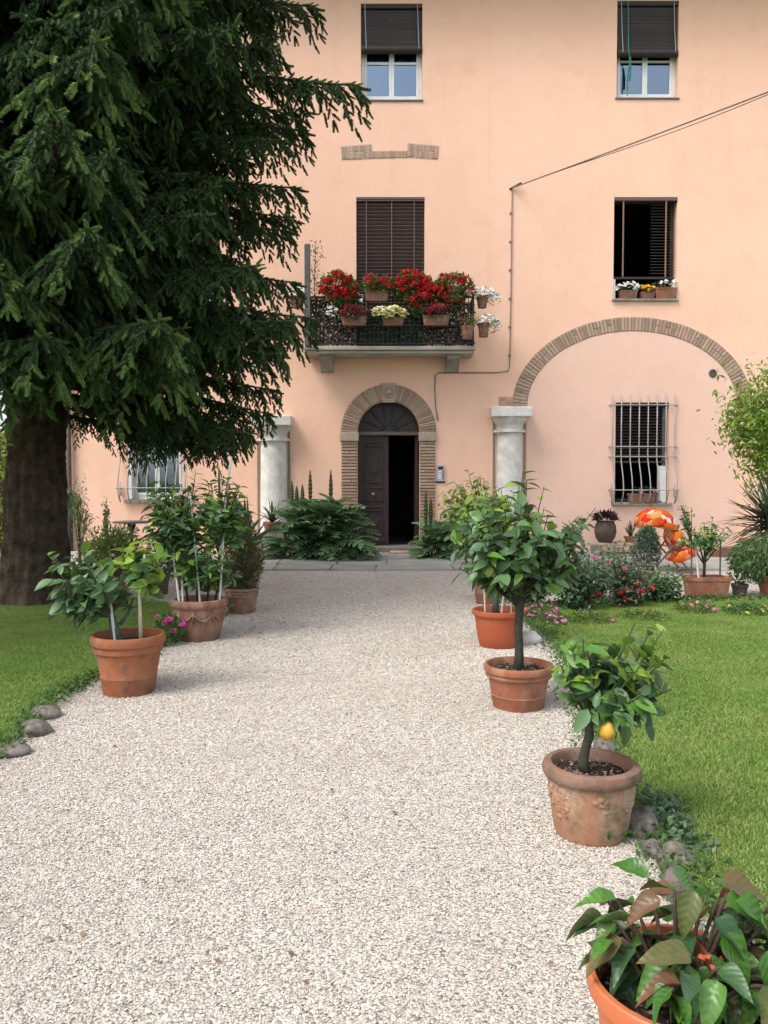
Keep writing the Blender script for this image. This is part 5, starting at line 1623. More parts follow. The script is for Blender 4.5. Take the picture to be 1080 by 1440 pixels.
# ------------------------------------------------------------------ clumps of small plants
def tuft(root, n, cen, rad, size, mat, seed, tm=None, up=.6, lo=.2, zmin=-1.0, name='foliage'):
    r = np.random.default_rng(seed)
    P = ball(n, *rad, r=r, lo=lo, zmin=zmin)
    Dv = unit(P / np.array(rad)) + r.normal(0, .5, P.shape) + (0, 0, .15)
    return foliage(name, P + np.array(cen), Dv, rand_dirs(n, r) * .8 + (0, 0, up), r.uniform(size * .6, size * 1.2, n), mat, root, tm or simple_leaf(.55))
BLOOM = {}
def bloom_mesh(kind, mat):
    k = (kind, mat)
    if k in BLOOM: return BLOOM[k]
    r = np.random.default_rng(len(BLOOM) + 3)
    if kind == 'umbel':       # ball of small florets
        n = 26; d = rand_dirs(n, r); d[:, 2] = np.abs(d[:, 2]) * .9 - .15
        M = frames(d * .62, r.normal(size=(n, 3)), d + r.normal(0, .3, (n, 3)), r.uniform(.35, .6, n))
        M[:, :, 3] -= M[:, :, 0] * .5
        V, F = scatter(simple_leaf(.9, .05), M)
    elif kind == 'rose':
        Ps = []; Ds = []; Ns = []; Ss = []
        for ring, (q, el, s) in enumerate(((.10, 1.25, .75), (.16, .95, .9), (.22, .55, 1.0), (.26, .2, 1.05))):
            for k2 in range(5):
                a = 2 * pi * (k2 + ring * .5) / 5
                Ps.append((q * .6 * cos(a), q * .6 * sin(a), -.15 + .04 * ring)); Ds.append((cos(a) * cos(el), sin(a) * cos(el), sin(el))); Ns.append((-cos(a) * sin(el), -sin(a) * sin(el), cos(el))); Ss.append(s)
        V, F = scatter(simple_leaf(1.0, -.15), frames(Ps, Ds, Ns, Ss))
    elif kind == 'daisy':
        Ps = []; Ds = []; Ns = []; Ss = []
        for k2 in range(7):
            a = 2 * pi * k2 / 7; Ps.append((0, 0, 0)); Ds.append((cos(a), sin(a), .25)); Ns.append((0, 0, 1)); Ss.append(1.0)
        V, F = scatter(simple_leaf(.7, .1), frames(Ps, Ds, Ns, Ss))
    me = np_mesh('flower', V, F, True); me.materials.append(MATS[mat]); BLOOM[k] = me
    return me
def blooms(root, pts, kind, mat, size, seed, face=None):
    r = random.Random(seed)
    for p in pts:
        o = bpy.data.objects.new('flower', bloom_mesh(kind, mat)); C.objects.link(o); o.parent = root
        o.location = tuple(p); s = size * r.uniform(.75, 1.2); o.scale = (s, s, s)
        o.rotation_euler = (r.uniform(.2, 1.0), r.uniform(-.4, .4), r.uniform(-.8, .8)) if face is None else face
def shell(n, cen, rad, seed, zlo=-.2, front=True, lo=.85):
    """points on the visible (front/top) side of an ellipsoid"""
    r = np.random.default_rng(seed); out = []
    while len(out) < n:
        d = rand_dirs(1, r)[0]
        if d[2] < zlo or (front and d[1] > .25): continue
        out.append(np.array(cen) + d * np.array(rad) * r.uniform(lo, 1.05))
    return out

# --- balcony flowers: every pot its own thing
BYD = D - BY
def bplant(px, py_base, label, pot_spec, fol, leafmat_, nleaf, lsize, fl=None, Y=None, seed=0, cat='potted plant', grp='flower pots on the balcony', name='potted_geranium'):
    """pot_spec: ('box', wpx, hpx, mat) or ('round', rpx, hpx, mat); fol: list of (dx px, dy px above base, rx px, rz px)"""
    Y = Y or BYD
    k = Y / FPX
    b = at(px, py_base, Y)
    root = empty(name, b, label, cat, grp)
    if pot_spec[0] == 'box': box_pot(root, pot_spec[1] * k, .17, pot_spec[2] * k, pot_spec[3], taper=.88)
    else: pot(root, pot_spec[1] * k, pot_spec[2] * k, pot_spec[1] * k * .72, pot_spec[3], 'bands', chips=False)
    for i, (dx, dz, rx, rz) in enumerate(fol):
        cen = (dx * k, -.01, dz * k); rad = (rx * k, min(rx * k, .20), rz * k)
        tuft(root, int(nleaf * rx * rz / 300), cen, rad, lsize, leafmat_, seed + i)
        st = MB()
        for p in shell(8, cen, rad, seed + i + 50, -.2, False, .5): st.tube([(dx * k * .4, 0, pot_spec[2] * k * .8), tuple(p)], .004, 4, False)
        st.build('stems', 'twig', root, kind='stuff')
        if fl:
            for j, (n, kind, mat, size) in enumerate(fl if isinstance(fl, list) else [fl]):
                m = max(3, int(n * rx * rz / 300))
                blooms(root, shell(m, cen, (rad[0], rad[1] + .03, rad[2]), seed + i * 7 + j + 3, -.55, True, .6), kind, mat, size, seed + i)
    return root
yo = BYD - .02
bplant(476, 424, 'big red geranium at the left end of the balcony rail', ('box', 40, 12, 'terracotta_old'), [(-2, 20, 25, 21), (6, 5, 20, 10), (17, 16, 13, 14)], 'geranium_leaf', 520, .075, [(30, 'umbel', 'red_petal', .088)], yo, 101)
bplant(498, 458, 'dark red geranium in terracotta box low on the balcony rail, left', ('box', 36, 12, 'terracotta_old'), [(0, 17, 21, 10)], 'dark_leaf', 480, .06, [(32, 'umbel', 'crimson_petal', .075)], BYD - .10, 103)
bplant(530, 424, 'terracotta box with upright red geraniums before the balcony blind', ('box', 34, 14, 'terracotta_old'), [(-7, 24, 13, 13), (11, 22, 15, 12)], 'geranium_leaf', 520, .07, [(24, 'umbel', 'red_petal', .082)], yo, 105)
bplant(553, 458, 'terracotta box with creamy yellow flowers at the middle of the balcony', ('box', 31, 11, 'terracotta_old'), [(-6, 18, 27, 9), (2, 14, 15, 9)], 'yellow_green_leaf', 120, .045, [(75, 'daisy', 'cream_petal', .056), (12, 'daisy', 'white_petal', .055)], BYD - .10, 107)
bplant(583, 424, 'large cascading red geranium right of the balcony blind', ('box', 34, 13, 'terracotta_old'), [(-2, 22, 26, 19), (8, 0, 17, 20), (-20, 18, 14, 14), (20, 12, 14, 15)], 'geranium_leaf', 520, .075, [(34, 'umbel', 'red_petal', .09)], yo, 109)
bplant(613, 458, 'deep crimson geranium in terracotta box low on the balcony rail, right', ('box', 38, 14, 'terracotta_old'), [(0, 20, 21, 11)], 'dark_leaf', 460, .06, [(28, 'umbel', 'crimson_petal', .075)], BYD - .10, 111)
bplant(638, 426, 'bushy green geranium with scattered red heads at the right balcony corner', ('round', 13, 20, 'terracotta_old'), [(0, 22, 28, 19), (-4, 4, 18, 14), (-20, 12, 14, 14)], 'geranium_leaf', 700, .07, [(20, 'umbel', 'red_petal', .078)], yo + .03, 113)
bplant(657, 477, 'small terracotta pot with green sprigs hung low at the balcony corner', ('round', 9.5, 18, 'terracotta_old'), [(0, 25, 12, 8)], 'bush_leaf', 260, .06, [(3, 'daisy', 'crimson_petal', .04)], BYD - .13, 115)
bplant(678, 433, 'white flowers in dark hanging pot outside the balcony, upper right', ('round', 8.5, 17, 'terracotta_old'), [(3, 19, 18, 10), (15, 12, 10, 10)], 'bush_leaf', 220, .045, [(85, 'daisy', 'white_petal', .05)], BYD + .12, 117)
bplant(680, 474, 'white flowers in brown hanging pot outside the balcony, lower right', ('round', 8.5, 19, 'terracotta_old'), [(4, 22, 16, 9), (15, 16, 10, 10)], 'bush_leaf', 220, .045, [(75, 'daisy', 'white_petal', .05)], BYD + .12, 119)
bplant(418, 433, 'white flowers in hanging pot outside the left end of the balcony', ('round', 11, 15, 'terracotta_old'), [(-2, 20, 16, 9)], 'dark_leaf', 240, .045, [(85, 'daisy', 'white_petal', .05)], BYD + .1, 121)
bplant(505, 440, 'small white petunia tucked between the red geraniums', ('round', 6, 10, 'pot_dark'), [(0, 18, 9, 9), (-38, 0, 8, 12)], 'dark_leaf', 200, .05, [(55, 'daisy', 'white_petal', .05)], yo + .02, 123, name='potted_petunia')
bplant(602, 444, 'pale pink flowers between the two big red geraniums', ('round', 6, 10, 'pot_dark'), [(2, 14, 8, 12)], 'dark_leaf', 200, .05, [(70, 'daisy', 'white_petal', .045)], yo + .04, 125, name='potted_petunia')
# variegated ivy trailing behind the bars
def ivy(px0, px1, y0, y1, n, seed, label, mat='variegated_leaf'):
    r = np.random.default_rng(seed); Y = BYD + .12
    a, b = at(px0, y1, Y), at(px1, y0, Y)
    P = np.stack([r.uniform(a.x, b.x, n), r.uniform(-.06, .06, n), r.uniform(a.z, b.z, n)], 1)
    root = empty('trailing_ivy', ((a.x + b.x) / 2, Y, BZS), label, 'ivy')
    P -= ((a.x + b.x) / 2, 0, BZS)
    foliage('foliage', P, r.normal(size=(n, 3)) + (0, 0, -.6), r.normal(0, .5, (n, 3)) + (0, -1, .3), r.uniform(.03, .07, n), mat, root, simple_leaf(.75))
    st = MB()
    for k in range(12):
        x = r.uniform(a.x, b.x) - (a.x + b.x) / 2
        st.tube([(x, 0, .02), (x + r.uniform(-.05, .05), .01, .3), (x + r.uniform(-.1, .1), 0, .7)], .005, 4, False)
    st.build('stems', 'twig_brown', root, kind='stuff')
ivy(436, 500, 420, 484, 2600, 1, 'variegated ivy filling the left end of the balcony railing')
ivy(500, 596, 440, 484, 2000, 2, 'dark ivy behind the middle of the balcony railing', 'dark_leaf')
ivy(596, 666, 425, 484, 2900, 3, 'variegated ivy filling the right end of the balcony railing')
# post with a climber at the left corner
a = at(431.5, 484, BYD); b = at(431.5, 342, BYD)
po = MB().box(-.055, .055, -.05, .05, 0, b.z - a.z, .006).build('trellis_post', 'post_grey', None, label='tall grey wooden post at the left corner of the balcony', cat='post')
po.location = (a.x + .02, BYD + .0 - .03, BZS)
cl = empty('climbing_plant', (a.x + .16, BYD + .08, BZS), 'thin climber with small leaves beside the grey balcony post', 'plant')
r = np.random.default_rng(6); n = 420
zz = r.uniform(.3, 2.05, n); P = np.stack([r.normal(0, .055, n) * (1 + .8 * (zz > 1.7)), r.normal(0, .05, n), zz], 1)
foliage('foliage', P, rand_dirs(n, r), rand_dirs(n, r), r.uniform(.03, .06, n), 'olive_leaf', cl)
MB().tube([(0, 0, 0), (.03, 0, .6), (-.02, 0, 1.2), (.02, 0, 2.0)], [.012, .010, .008, .004], 5).build('stem', 'twig_brown', cl, True)

# --- sill boxes
sy = D + .02
bplant(882.5, 420.5, 'white flowers in terracotta box on the left of the upper window sill', ('box', 25, 11, 'terracotta_old'), [(0, 15, 17, 7)], 'bush_leaf', 200, .04, [(110, 'daisy', 'white_petal', .045)], sy, 131, grp='flower boxes on the upper window sill', name='flower_box')
bplant(909, 420.5, 'orange-yellow flowers in small box in the middle of the upper sill', ('box', 20, 9, 'terracotta_old'), [(0, 13, 10, 6)], 'bush_leaf', 200, .04, [(110, 'daisy', 'yellow_petal', .045)], sy, 133, grp='flower boxes on the upper window sill', name='flower_box')
bplant(935, 420.5, 'silvery white flowers in long terracotta box on the right of the upper sill', ('box', 31, 15, 'terracotta'), [(0, 19, 17, 6)], 'grey_leaf', 400, .04, [(40, 'daisy', 'white_petal', .04)], sy, 135, grp='flower boxes on the upper window sill', name='flower_box')
bplant(903, 708, 'brown planter with trailing leaves on the grilled window sill', ('box', 40, 14, 'terracotta_old'), [(4, 17, 20, 6), (14, 6, 10, 9)], 'dark_leaf', 260, .06, [(4, 'daisy', 'pink_petal', .04)], D - .02, 137, grp='flower boxes on the lower window sill', name='flower_box')

# ================================================================== PLANTS AT THE FOOT OF THE HOUSE
def acanthus_tmpl(seed):
    r = np.random.default_rng(seed)
    V = []; F = []
    n = 8
    curve = lambda t: np.array((t * (1 - .16 * t), 0, .42 * t - .72 * t * t))
    mids = [curve(t) for t in np.linspace(0.12, 1, n + 1)]
    V.append((0, 0, 0)); V += [tuple(m) for m in mids]
    for i in range(n):
        t = (i + .5) / n
        hw = .33 * sin(pi * min(1, .18 + .80 * t)) ** .8
        for sg in (-1, 1):
            a, b = mids[i], mids[i + 1]
            tipx = .5 * (a + b) + np.array((.10 * (1 - t) + .05, sg * hw * r.uniform(.85, 1.15), -.10 * hw - .05 + r.uniform(-.02, .02)))
            e1 = a * .45 + tipx * .55 + np.array((-.035, sg * .035, .025)); e2 = b * .45 + tipx * .55 + np.array((.03, 0, .03))
            k = len(V)
            V += [tuple(e1), tuple(tipx), tuple(e2)]
            A, B = 1 + i, 2 + i
            if sg > 0: F += [(A, B, k + 2, k), (k, k + 2, k + 1, k)]
            else: F += [(B, A, k, k + 2), (k + 2, k, k + 1, k + 2)]
    # drop the degenerate quads to proper quads
    V = np.array(V, float); out = []
    extra = []
    for f in F:
        if f[0] == f[3]:
            m = (V[f[1]] + V[f[2]]) / 2
            idx = len(V) + len(extra); extra.append(m)
            out.append((f[0], f[1], idx, f[2]))
        else: out.append(f)
    if extra: V = np.concatenate([V, np.array(extra)])
    return V, np.array(out)
ACM = [tmesh('leaf', acanthus_tmpl(s), 'acanthus_leaf') for s in range(4)]
def acanthus(px0, px1, pytop, pybase, Y, n, label, spikes, seed):
    a, b = at(px0, pybase, Y), at(px1, pybase, Y)
    zt = at(px0, pytop, Y).z
    cx = (a.x + b.x) / 2; w = b.x - a.x
    root = empty('acanthus', (cx, Y, .04), label, 'plant')
    r = np.random.default_rng(seed); rr = random.Random(seed)
    for k in range(n):
        h = (k + .5) / n                       # 0 low .. 1 high
        L = rr.uniform(.50, .84) * min(1, w / 1.4)
        az = rr.uniform(0, 2 * pi) if rr.random() < .3 else rr.uniform(-pi, 0)
        px = rr.uniform(-1, 1) * (w / 2 - L * .45) * (1 - .35 * h)
        py = rr.uniform(-.25, .25) * min(1, w)
        z = .05 + h * (zt - .30) * (1 - .45 * (px / (w / 2)) ** 2)
        el = .15 + .75 * h + rr.uniform(-.2, .2)
        M = frames([(px, py, z)], [(cos(az) * cos(el) + px * .35, sin(az) * cos(el), sin(el))], [(-cos(az) * sin(el) + r.normal() * .2, -sin(az) * sin(el) - .15, cos(el))], L)
        o = bpy.data.objects.new('leaf', rr.choice(ACM)); C.objects.link(o); o.parent = root
        o.matrix_basis = M4(M[0])
    st = MB()
    for k in range(n // 2):
        x = rr.uniform(-1, 1) * w * .35
        st.tube([(x * .8, rr.uniform(-.1, .1), 0), (x, rr.uniform(-.1, .1), zt * .6)], [.012, .007], 5, False)
    st.build('stems', 'twig', root, kind='stuff')
    for (sx, s0, s1) in spikes:
        p0, p1 = at(sx, s0, Y), at(sx, s1, Y)
        h = p1.z - p0.z
        mb = MB()
        mb.tube([(p0.x - cx, .05, .2), (p0.x - cx, .05, p0.z - .04)], .010, 6)
        m = 18
        prof = [(.008 + .030 * sin(pi * min(1, (i + .7) / m)) ** .7 * (1.25 if i % 2 else .75), h * i / m) for i in range(m + 1)]
        mb.lathe(prof, 9, (p0.x - cx, .05, p0.z - .04))
        mb.build('flower_spike', 'olive_leaf', root)
    return root
acanthus(374, 530, 710, 792, 15.4, 170, 'broad acanthus clump with flower spikes left of the front door',
         ((410, 712, 676), (417, 712, 683), (425, 712, 681), (436, 712, 661), (465, 715, 661), (446, 716, 706)), 3)
acanthus(583, 655, 738, 786, 15.5, 120, 'smaller acanthus clump right of the front door step', ((599, 742, 690), (606, 740, 700)), 5)

def spiky_pot(px, py_rim, py_base, Y, rpx, label, n, ln, mat, kind='lance', pmat='terracotta', zb=None, seed=1):
    b = at(px, py_base, Y); k = Y / FPX
    root = empty('potted_plant', (b.x, Y, max(b.z, .045) if zb is None else zb), label, 'potted plant')
    H = at(px, py_rim, Y).z - root.location.z
    pot(root, rpx * k, H, rpx * k * .7, pmat, 'bands', chips=False)
    rr = random.Random(seed)
    P = []; Dv = []; Nv = []; S = []
    for i in range(n):
        az = i * 2.4; el = rr.uniform(.3, 1.45)
        P.append((0, 0, H * .9)); Dv.append((cos(az) * cos(el), sin(az) * cos(el), sin(el))); Nv.append((-cos(az) * sin(el), -sin(az) * sin(el), cos(el))); S.append(ln * rr.uniform(.7, 1.1))
    leaf_objs(root, np.array(P), np.array(Dv), np.array(Nv), np.array(S), kind, mat, rr)
    return root
p = at(383, 760, 16.1)
pl = MB().box(-.26, .26, -.22, .22, 0, .40, .012).build('stone_block', 'stone_grey', None, label='squared stone block under the pot at the left column', cat='block')
pl.location = (p.x, 16.15, .042)
spiky_pot(383, 734, 753, 16.1, 13.5, 'spiky green plant in terracotta pot at the foot of the left column', 22, .42, 'yucca_leaf', 'agave', zb=.443, seed=2)

# --- rose bed
ROSEM = [leaf_tmpl(.6, .12, .15, 2, 'ovate')]
def rose(px, py, pytop, Y, wpx, label, fl, seed, mats=('rose_leaf',), n=900, name='rose_bush', lsz=.062):
    k = Y / FPX
    b = at(px, py, Y); H = at(px, pytop, Y).z
    root = empty(name, (b.x, Y, 0.03), label, 'rose bush' if name == 'rose_bush' else 'plant')
    r = np.random.default_rng(seed); w = wpx * k / 2
    st = MB(); ends = []
    for i in range(16):
        a = r.uniform(0, 2 * pi); q = sqrt(r.uniform(0, 1))
        tip = np.array((w * q * cos(a), w * .8 * q * sin(a), H * r.uniform(.55, 1.0)))
        st.tube([(tip[0] * .25, tip[1] * .25, 0), (tip[0] * .6, tip[1] * .6, tip[2] * .55), tuple(tip)], [.010, .007, .003], 5, False); ends.append(tip)
    st.build('stems', 'twig', root, kind='stuff')
    P = []
    for e in ends:
        m = n // 16
        t = r.uniform(.15, 1, m)
        q = e * np.stack([.25 + .75 * t] * 2 + [t], 1)
        P.append(q + r.normal(0, .07, (m, 3)))
    P = np.concatenate(P); P[:, 2] = np.abs(P[:, 2])
    sp = r.integers(0, len(mats), len(P))
    for j, mt in enumerate(mats):
        kk = sp == j
        foliage('foliage', P[kk], rand_dirs(kk.sum(), r) * (1, 1, .5), rand_dirs(kk.sum(), r) * .6 + (0, -.3, .8), r.uniform(lsz * .6, lsz * 1.2, kk.sum()), mt, root, ROSEM[0])
    for (fxp, fyp, mt, s) in fl:
        p = at(fxp, fyp, Y - w * .5)
        blooms(root, [(p.x - b.x, -w * .5, p.z - .03)], 'rose', mt, s, int(fxp))
    return root
rose(752, 866, 765, 9.6, 70, 'dense dark green rose bush nearest the lemon standard', ((783, 823, 'rose_orange', .04), (760, 800, 'rose_red', .035)), 201, ('rose_leaf', 'dark_leaf'), 1500)
rose(808, 872, 778, 9.3, 80, 'rose bush with crimson cluster in the middle of the bed', ((836, 838, 'crimson_petal', .045), (845, 836, 'crimson_petal', .04), (829, 842, 'crimson_petal', .04), (806, 812, 'rose_orange', .05), (800, 789, 'pink_petal', .035), (855, 791, 'pink_petal', .035)), 203, ('rose_leaf', 'dark_leaf', 'rose_leaf'), 2000)
rose(838, 850, 772, 10.3, 66, 'tall rose bush with one bright pink bloom on top', ((838, 786, 'pink_petal', .06), (808, 787, 'pink_petal', .04)), 205, ('rose_leaf', 'fern_leaf'), 1400)
rose(880, 866, 790, 9.5, 64, 'rose bush with red and orange blooms at the bed edge', ((877, 801, 'pink_petal', .065), (899, 833, 'rose_red', .055), (893, 822, 'rose_red', .04), (916, 827, 'rose_red', .04), (883, 831, 'rose_orange', .05), (874, 834, 'rose_orange', .055), (886, 843, 'rose_orange', .04), (878, 842, 'rose_red', .04), (897, 856, 'rose_red', .045)), 207, ('rose_leaf', 'rose_leaf_red', 'rose_leaf'), 1600)
rose(925, 860, 808, 9.9, 60, 'low rose bush with grey-green leaves at the right end of the bed', ((905, 820, 'rose_red', .035),), 209, ('rose_leaf', 'fern_leaf'), 1300)
rose(868, 830, 768, 11.4, 40, 'thin reddish rose shoots behind the bed', (), 211, ('rose_leaf_red', 'rose_leaf'), 500)
# --- small flowers on the ground
def patch(px, py, wpx, hpx, label, leafm, flm, nl, nf, fsize, seed, dens=1.0, lsz=.035, kind='daisy', depth=.25, name='flower_clump', cat='flowers'):
    g = G(px, py); k = g.y / FPX
    root = empty(name, (g.x, g.y, .02), label, cat)
    cen = (0, 0, hpx * k * .35); rad = (wpx * k / 2, depth, hpx * k * .65)
    tuft(root, nl, cen, rad, lsz, leafm, seed, zmin=-.5)
    if nf: blooms(root, shell(nf, cen, rad, seed + 1, -.1), kind, flm, fsize, seed)
    return root
patch(760, 872, 55, 20, 'magenta flowers trailing at the foot of the first rose bush', 'fern_leaf', 'magenta_petal', 500, 26, .022, 221)
patch(778, 880, 36, 14, 'pale pink ground flowers at the edge of the rose bed', 'fern_leaf', 'pink_petal', 350, 14, .022, 223)
patch(828, 878, 70, 14, 'low leafy cover with a mauve flower along the bed front', 'bush_leaf', 'magenta_petal', 700, 4, .022, 225)
patch(975, 864, 60, 16, 'leafy edging with a pink bloom below the long planter', 'bush_leaf', 'pink_petal', 700, 7, .028, 227)
patch(1050, 866, 70, 14, 'leafy edging with a yellow flower at the far right lawn corner', 'fern_leaf', 'lemon_yellow_petal', 700, 5, .03, 229)
patch(905, 874, 70, 12, 'tufted weeds between rose bed and lawn', 'bush_leaf', None, 600, 0, .02, 231)
patch(240, 905, 42, 38, 'pink impatiens clump between the two left pots', 'fern_leaf', 'magenta_petal', 650, 0, .03, 233, lsz=.045, depth=.2)
imp = bpy.data.objects['flower_clump.006']
k7 = G(240, 905)
for (x, y, s) in ((221, 871, .04), (238, 876, .05), (257, 883, .055), (244, 890, .03), (231, 880, .03), (260, 876, .03)):
    p = at(x, y, k7.y - .15); blooms(imp, [(p.x - k7.x, -.15, p.z)], 'rose', 'magenta_petal', s * .8, x)
patch(320, 866, 16, 26, 'small pink flowers wedged beside the ribbed pot', 'fern_leaf', 'magenta_petal', 200, 4, .03, 235, depth=.1)

# --- things on the terrace and gravel to the right
pt = at(868, 775, 16.2)
bench = empty('stone_bench', (pt.x, 16.25, .042), 'low pale stone ledge by the wall under the grilled window', 'bench')
MB().box(-.55, .55, -.2, .2, .16, .22, .01).build('seat', 'stone_cap', bench)
for sx in (-.4, .4): MB().box(sx - .08, sx + .08, -.16, .16, 0, .159, .008).build('leg', 'stone_grey', bench)
def purple():
    Y = 16.2; b = at(851, 772, Y)
    root = empty('potted_plant', (b.x, Y, .262), 'purple-leaved plant in round dark pot by the wall', 'potted plant')
    k = Y / FPX
    p = MB().lathe([(.12, 0), (.19, .1), (.215, .22), (.20, .34), (.17, .40), (.18, .43), (.15, .43), (.14, .38)], 24).build('pot', 'pot_dark', root, True, 40)
    MB().lathe([(.14, .375), (.01, .385)], 16).build('soil', 'soil', root)
    r = np.random.default_rng(9); n = 240
    d = rand_dirs(n, r); d[:, 2] = np.abs(d[:, 2]) * .8
    leafy = leaf_tmpl(.26, .2, .4, 3)
    foliage('foliage', d * (.14, .14, .1) + (0, 0, .44), d + (0, 0, .2), rand_dirs(n, r) + (0, 0, .7), r.uniform(.10, .19, n), 'purple_leaf', root, leafy)
purple()
spiky_pot(886, 754, 772, 16.2, 9, 'small terracotta pot with upright green leaves under the grilled window', 20, .30, 'yucca_leaf', 'agave', zb=.262, seed=4)
wp = spiky_pot(899, 772, 790, 12.9, 5.5, 'small white flowerpot with grey-green sprig near the sun lounger', 14, .16, 'grey_leaf', 'slim', pmat='white_plastic', zb=.0, seed=6)
def obelisk():
    Y = 11.9; b = at(912, 820, Y)
    root = empty('plant_stand', (b.x, Y, 0), 'grey-leaved climber on thin wire stand behind the roses', 'plant stand')
    pot(root, .17, .20, .12, 'terracotta', 'bands', chips=False)
    for i in range(6):
        a = i * pi / 3
        MB().tube([(.14 * cos(a), .14 * sin(a), .1), (.13 * cos(a), .13 * sin(a), .5), (.03 * cos(a), .03 * sin(a), .84)], .006, 5).build('leg', 'iron_dark', root)
    for z in (.35, .6):
        q = .15 if z < .7 else .10
        MB().tube([(q * cos(t), q * sin(t), z) for t in np.linspace(0, 2 * pi, 17)], .005, 5, False).build('hoop', 'iron_dark', root)
    tuft(root, 1000, (-.04, 0, .44), (.20, .2, .34), .055, 'grey_leaf', 5, lo=.3)
    tuft(root, 600, (-.02, 0, .62), (.16, .15, .20), .06, 'rose_leaf', 6, lo=.3)
obelisk()
def lounger():
    Y = 13.2; k = Y / FPX
    b = at(932, 795, Y)
    root = empty('sun_lounger', (b.x, Y, .0), 'garden lounger with orange and red flowered cushion below the grilled window', 'lounger')
    H = lambda py: at(932, py, Y).z
    X = lambda px: (px - 932) * k
    # frame: two crossed pairs of legs and a reclined back
    for y in (-.24, .24):
        MB().tube([(X(908), y, .02), (X(938), y, H(768)), (X(950), y, H(748)), (X(908), y, H(722))], .014, 6).build('frame', 'iron_brown', root, True)
        MB().tube([(X(965), y, .02), (X(930), y, H(765))], .014, 6).build('leg', 'iron_brown', root)
        MB().tube([(X(930), y, H(766)), (X(972), y, H(776))], .014, 6).build('seat_rail', 'iron_brown', root)
    for px, py in ((908, 722), (950, 748), (972, 776), (930, 766)):
        MB().tube([(X(px), -.26, H(py)), (X(px), .26, H(py))], .012, 6).build('crossbar', 'iron_brown', root)
    def cushion(path, name):
        mb = MB(); n = len(path)
        P = [np.array((X(a), H(c))) for a, c in path]; cc = sum(P) / n
        W = [(-.31, .0), (-.31, .55), (-.29, .86), (-.24, 1.0), (-.08, 1.05), (.08, 1.0), (.24, 1.0), (.29, .86), (.31, .55), (.31, 0)]
        for j, (w, q) in enumerate(W):
            for i in range(n):
                p = cc + (P[i] - cc) * q * (1 + .05 * sin(2.3 * i + 1.9 * j))
                mb.v.append((p[0], w, p[1]))
        for j in range(len(W) - 1):
            for i in range(n):
                i2 = (i + 1) % n
                mb.f.append((j * n + i, j * n + i2, (j + 1) * n + i2, (j + 1) * n + i))
        return mb.build(name, 'floral_fabric', root, True)
    cushion([(895, 741), (898, 730), (905, 721), (916, 715), (929, 718), (940, 726), (947, 738), (945, 745), (935, 744), (922, 741), (908, 740)], 'back_cushion')
    cushion([(941, 745), (950, 746), (954, 755), (951, 766), (944, 768), (939, 757)], 'middle_cushion')
    cushion([(939, 787), (945, 778), (955, 770), (966, 766), (974, 771), (971, 780), (958, 786), (948, 790)], 'seat_cushion')
lounger()
def long_planter():
    Y = 10.35; k = Y / FPX
    b = at(992.5, 846, Y)
    root = empty('potted_shrub', (b.x, Y, 0), 'dark-leaved citrus shrub on stakes in rectangular terracotta trough', 'potted plant')
    H = at(0, 810, Y).z
    box_pot(root, 56 * k, .34, H, 'terracotta', ribs=True, taper=.84)
    X = lambda px: (px - 992.5) * k
    Z = lambda py: at(0, py, Y).z
    stake(root, (X(972), 0, H * .8), (X(971), 0, Z(760)), .010, 'stake_dark'); stake(root, (X(980), -.05, H * .8), (X(975), 0, Z(755)), .012, 'stake_white'); stake(root, (X(1012), 0, H * .8), (X(1012), 0, Z(760)), .010, 'stake_dark')
    MB().tube([(X(989), 0, H * .7), (X(990), 0, Z(790)), (X(990), 0, Z(768))], [.022, .018, .014], 7).build('trunk', 'bark_lemon', root, True)
    for e in ((972, 768), (1006, 772), (980, 755), (1000, 757)):
        MB().tube([(X(989), 0, Z(793)), (X(e[0]), 0, Z(e[1]))], [.012, .008], 6).build('limb', 'bark_lemon', root, True)
    f = (0, 0, Z(778))
    mats = ('lemon_leaf', 'lemon_leaf_mid', 'lemon_leaf_young')
    citrus(root, f, (X(994), 0, Z(752)), (.28, .25, .20), 26, 7, .085, 301, mats=mats, pw=(.6, .3, .1), lo=.3, extra=((X(1020), 0, Z(740)), (X(1030), 0, Z(748)), (X(975), 0, Z(745)), (X(1000), 0, Z(728))))
    citrus(root, (X(970), 0, Z(760)), (X(962), 0, Z(722)), (.11, .12, .17), 12, 6, .085, 303, mats=mats, pw=(.7, .2, .1), objs=False)
    citrus(root, (X(970), 0, Z(770)), (X(966), 0, Z(760)), (.16, .15, .11), 10, 6, .085, 305, mats=mats, pw=(.5, .4, .1), objs=False)
long_planter()
def dark_pot():
    Y = 10.55; b = at(1040, 842, Y); k = Y / FPX
    root = empty('potted_plant', (b.x, Y, 0), 'little plant in small brown pot between the trough and the right pot', 'potted plant')
    pot(root, 12 * k, .155, 9 * k, 'pot_dark', 'bands', chips=False)
    citrus(root, (0, 0, .14), (0, 0, .24), (.20, .15, .12), 12, 5, .07, 311, mats=('dark_leaf', 'lemon_leaf_blue', 'lemon_leaf_mid'), objs=False, trunk_r=.005)
dark_pot()
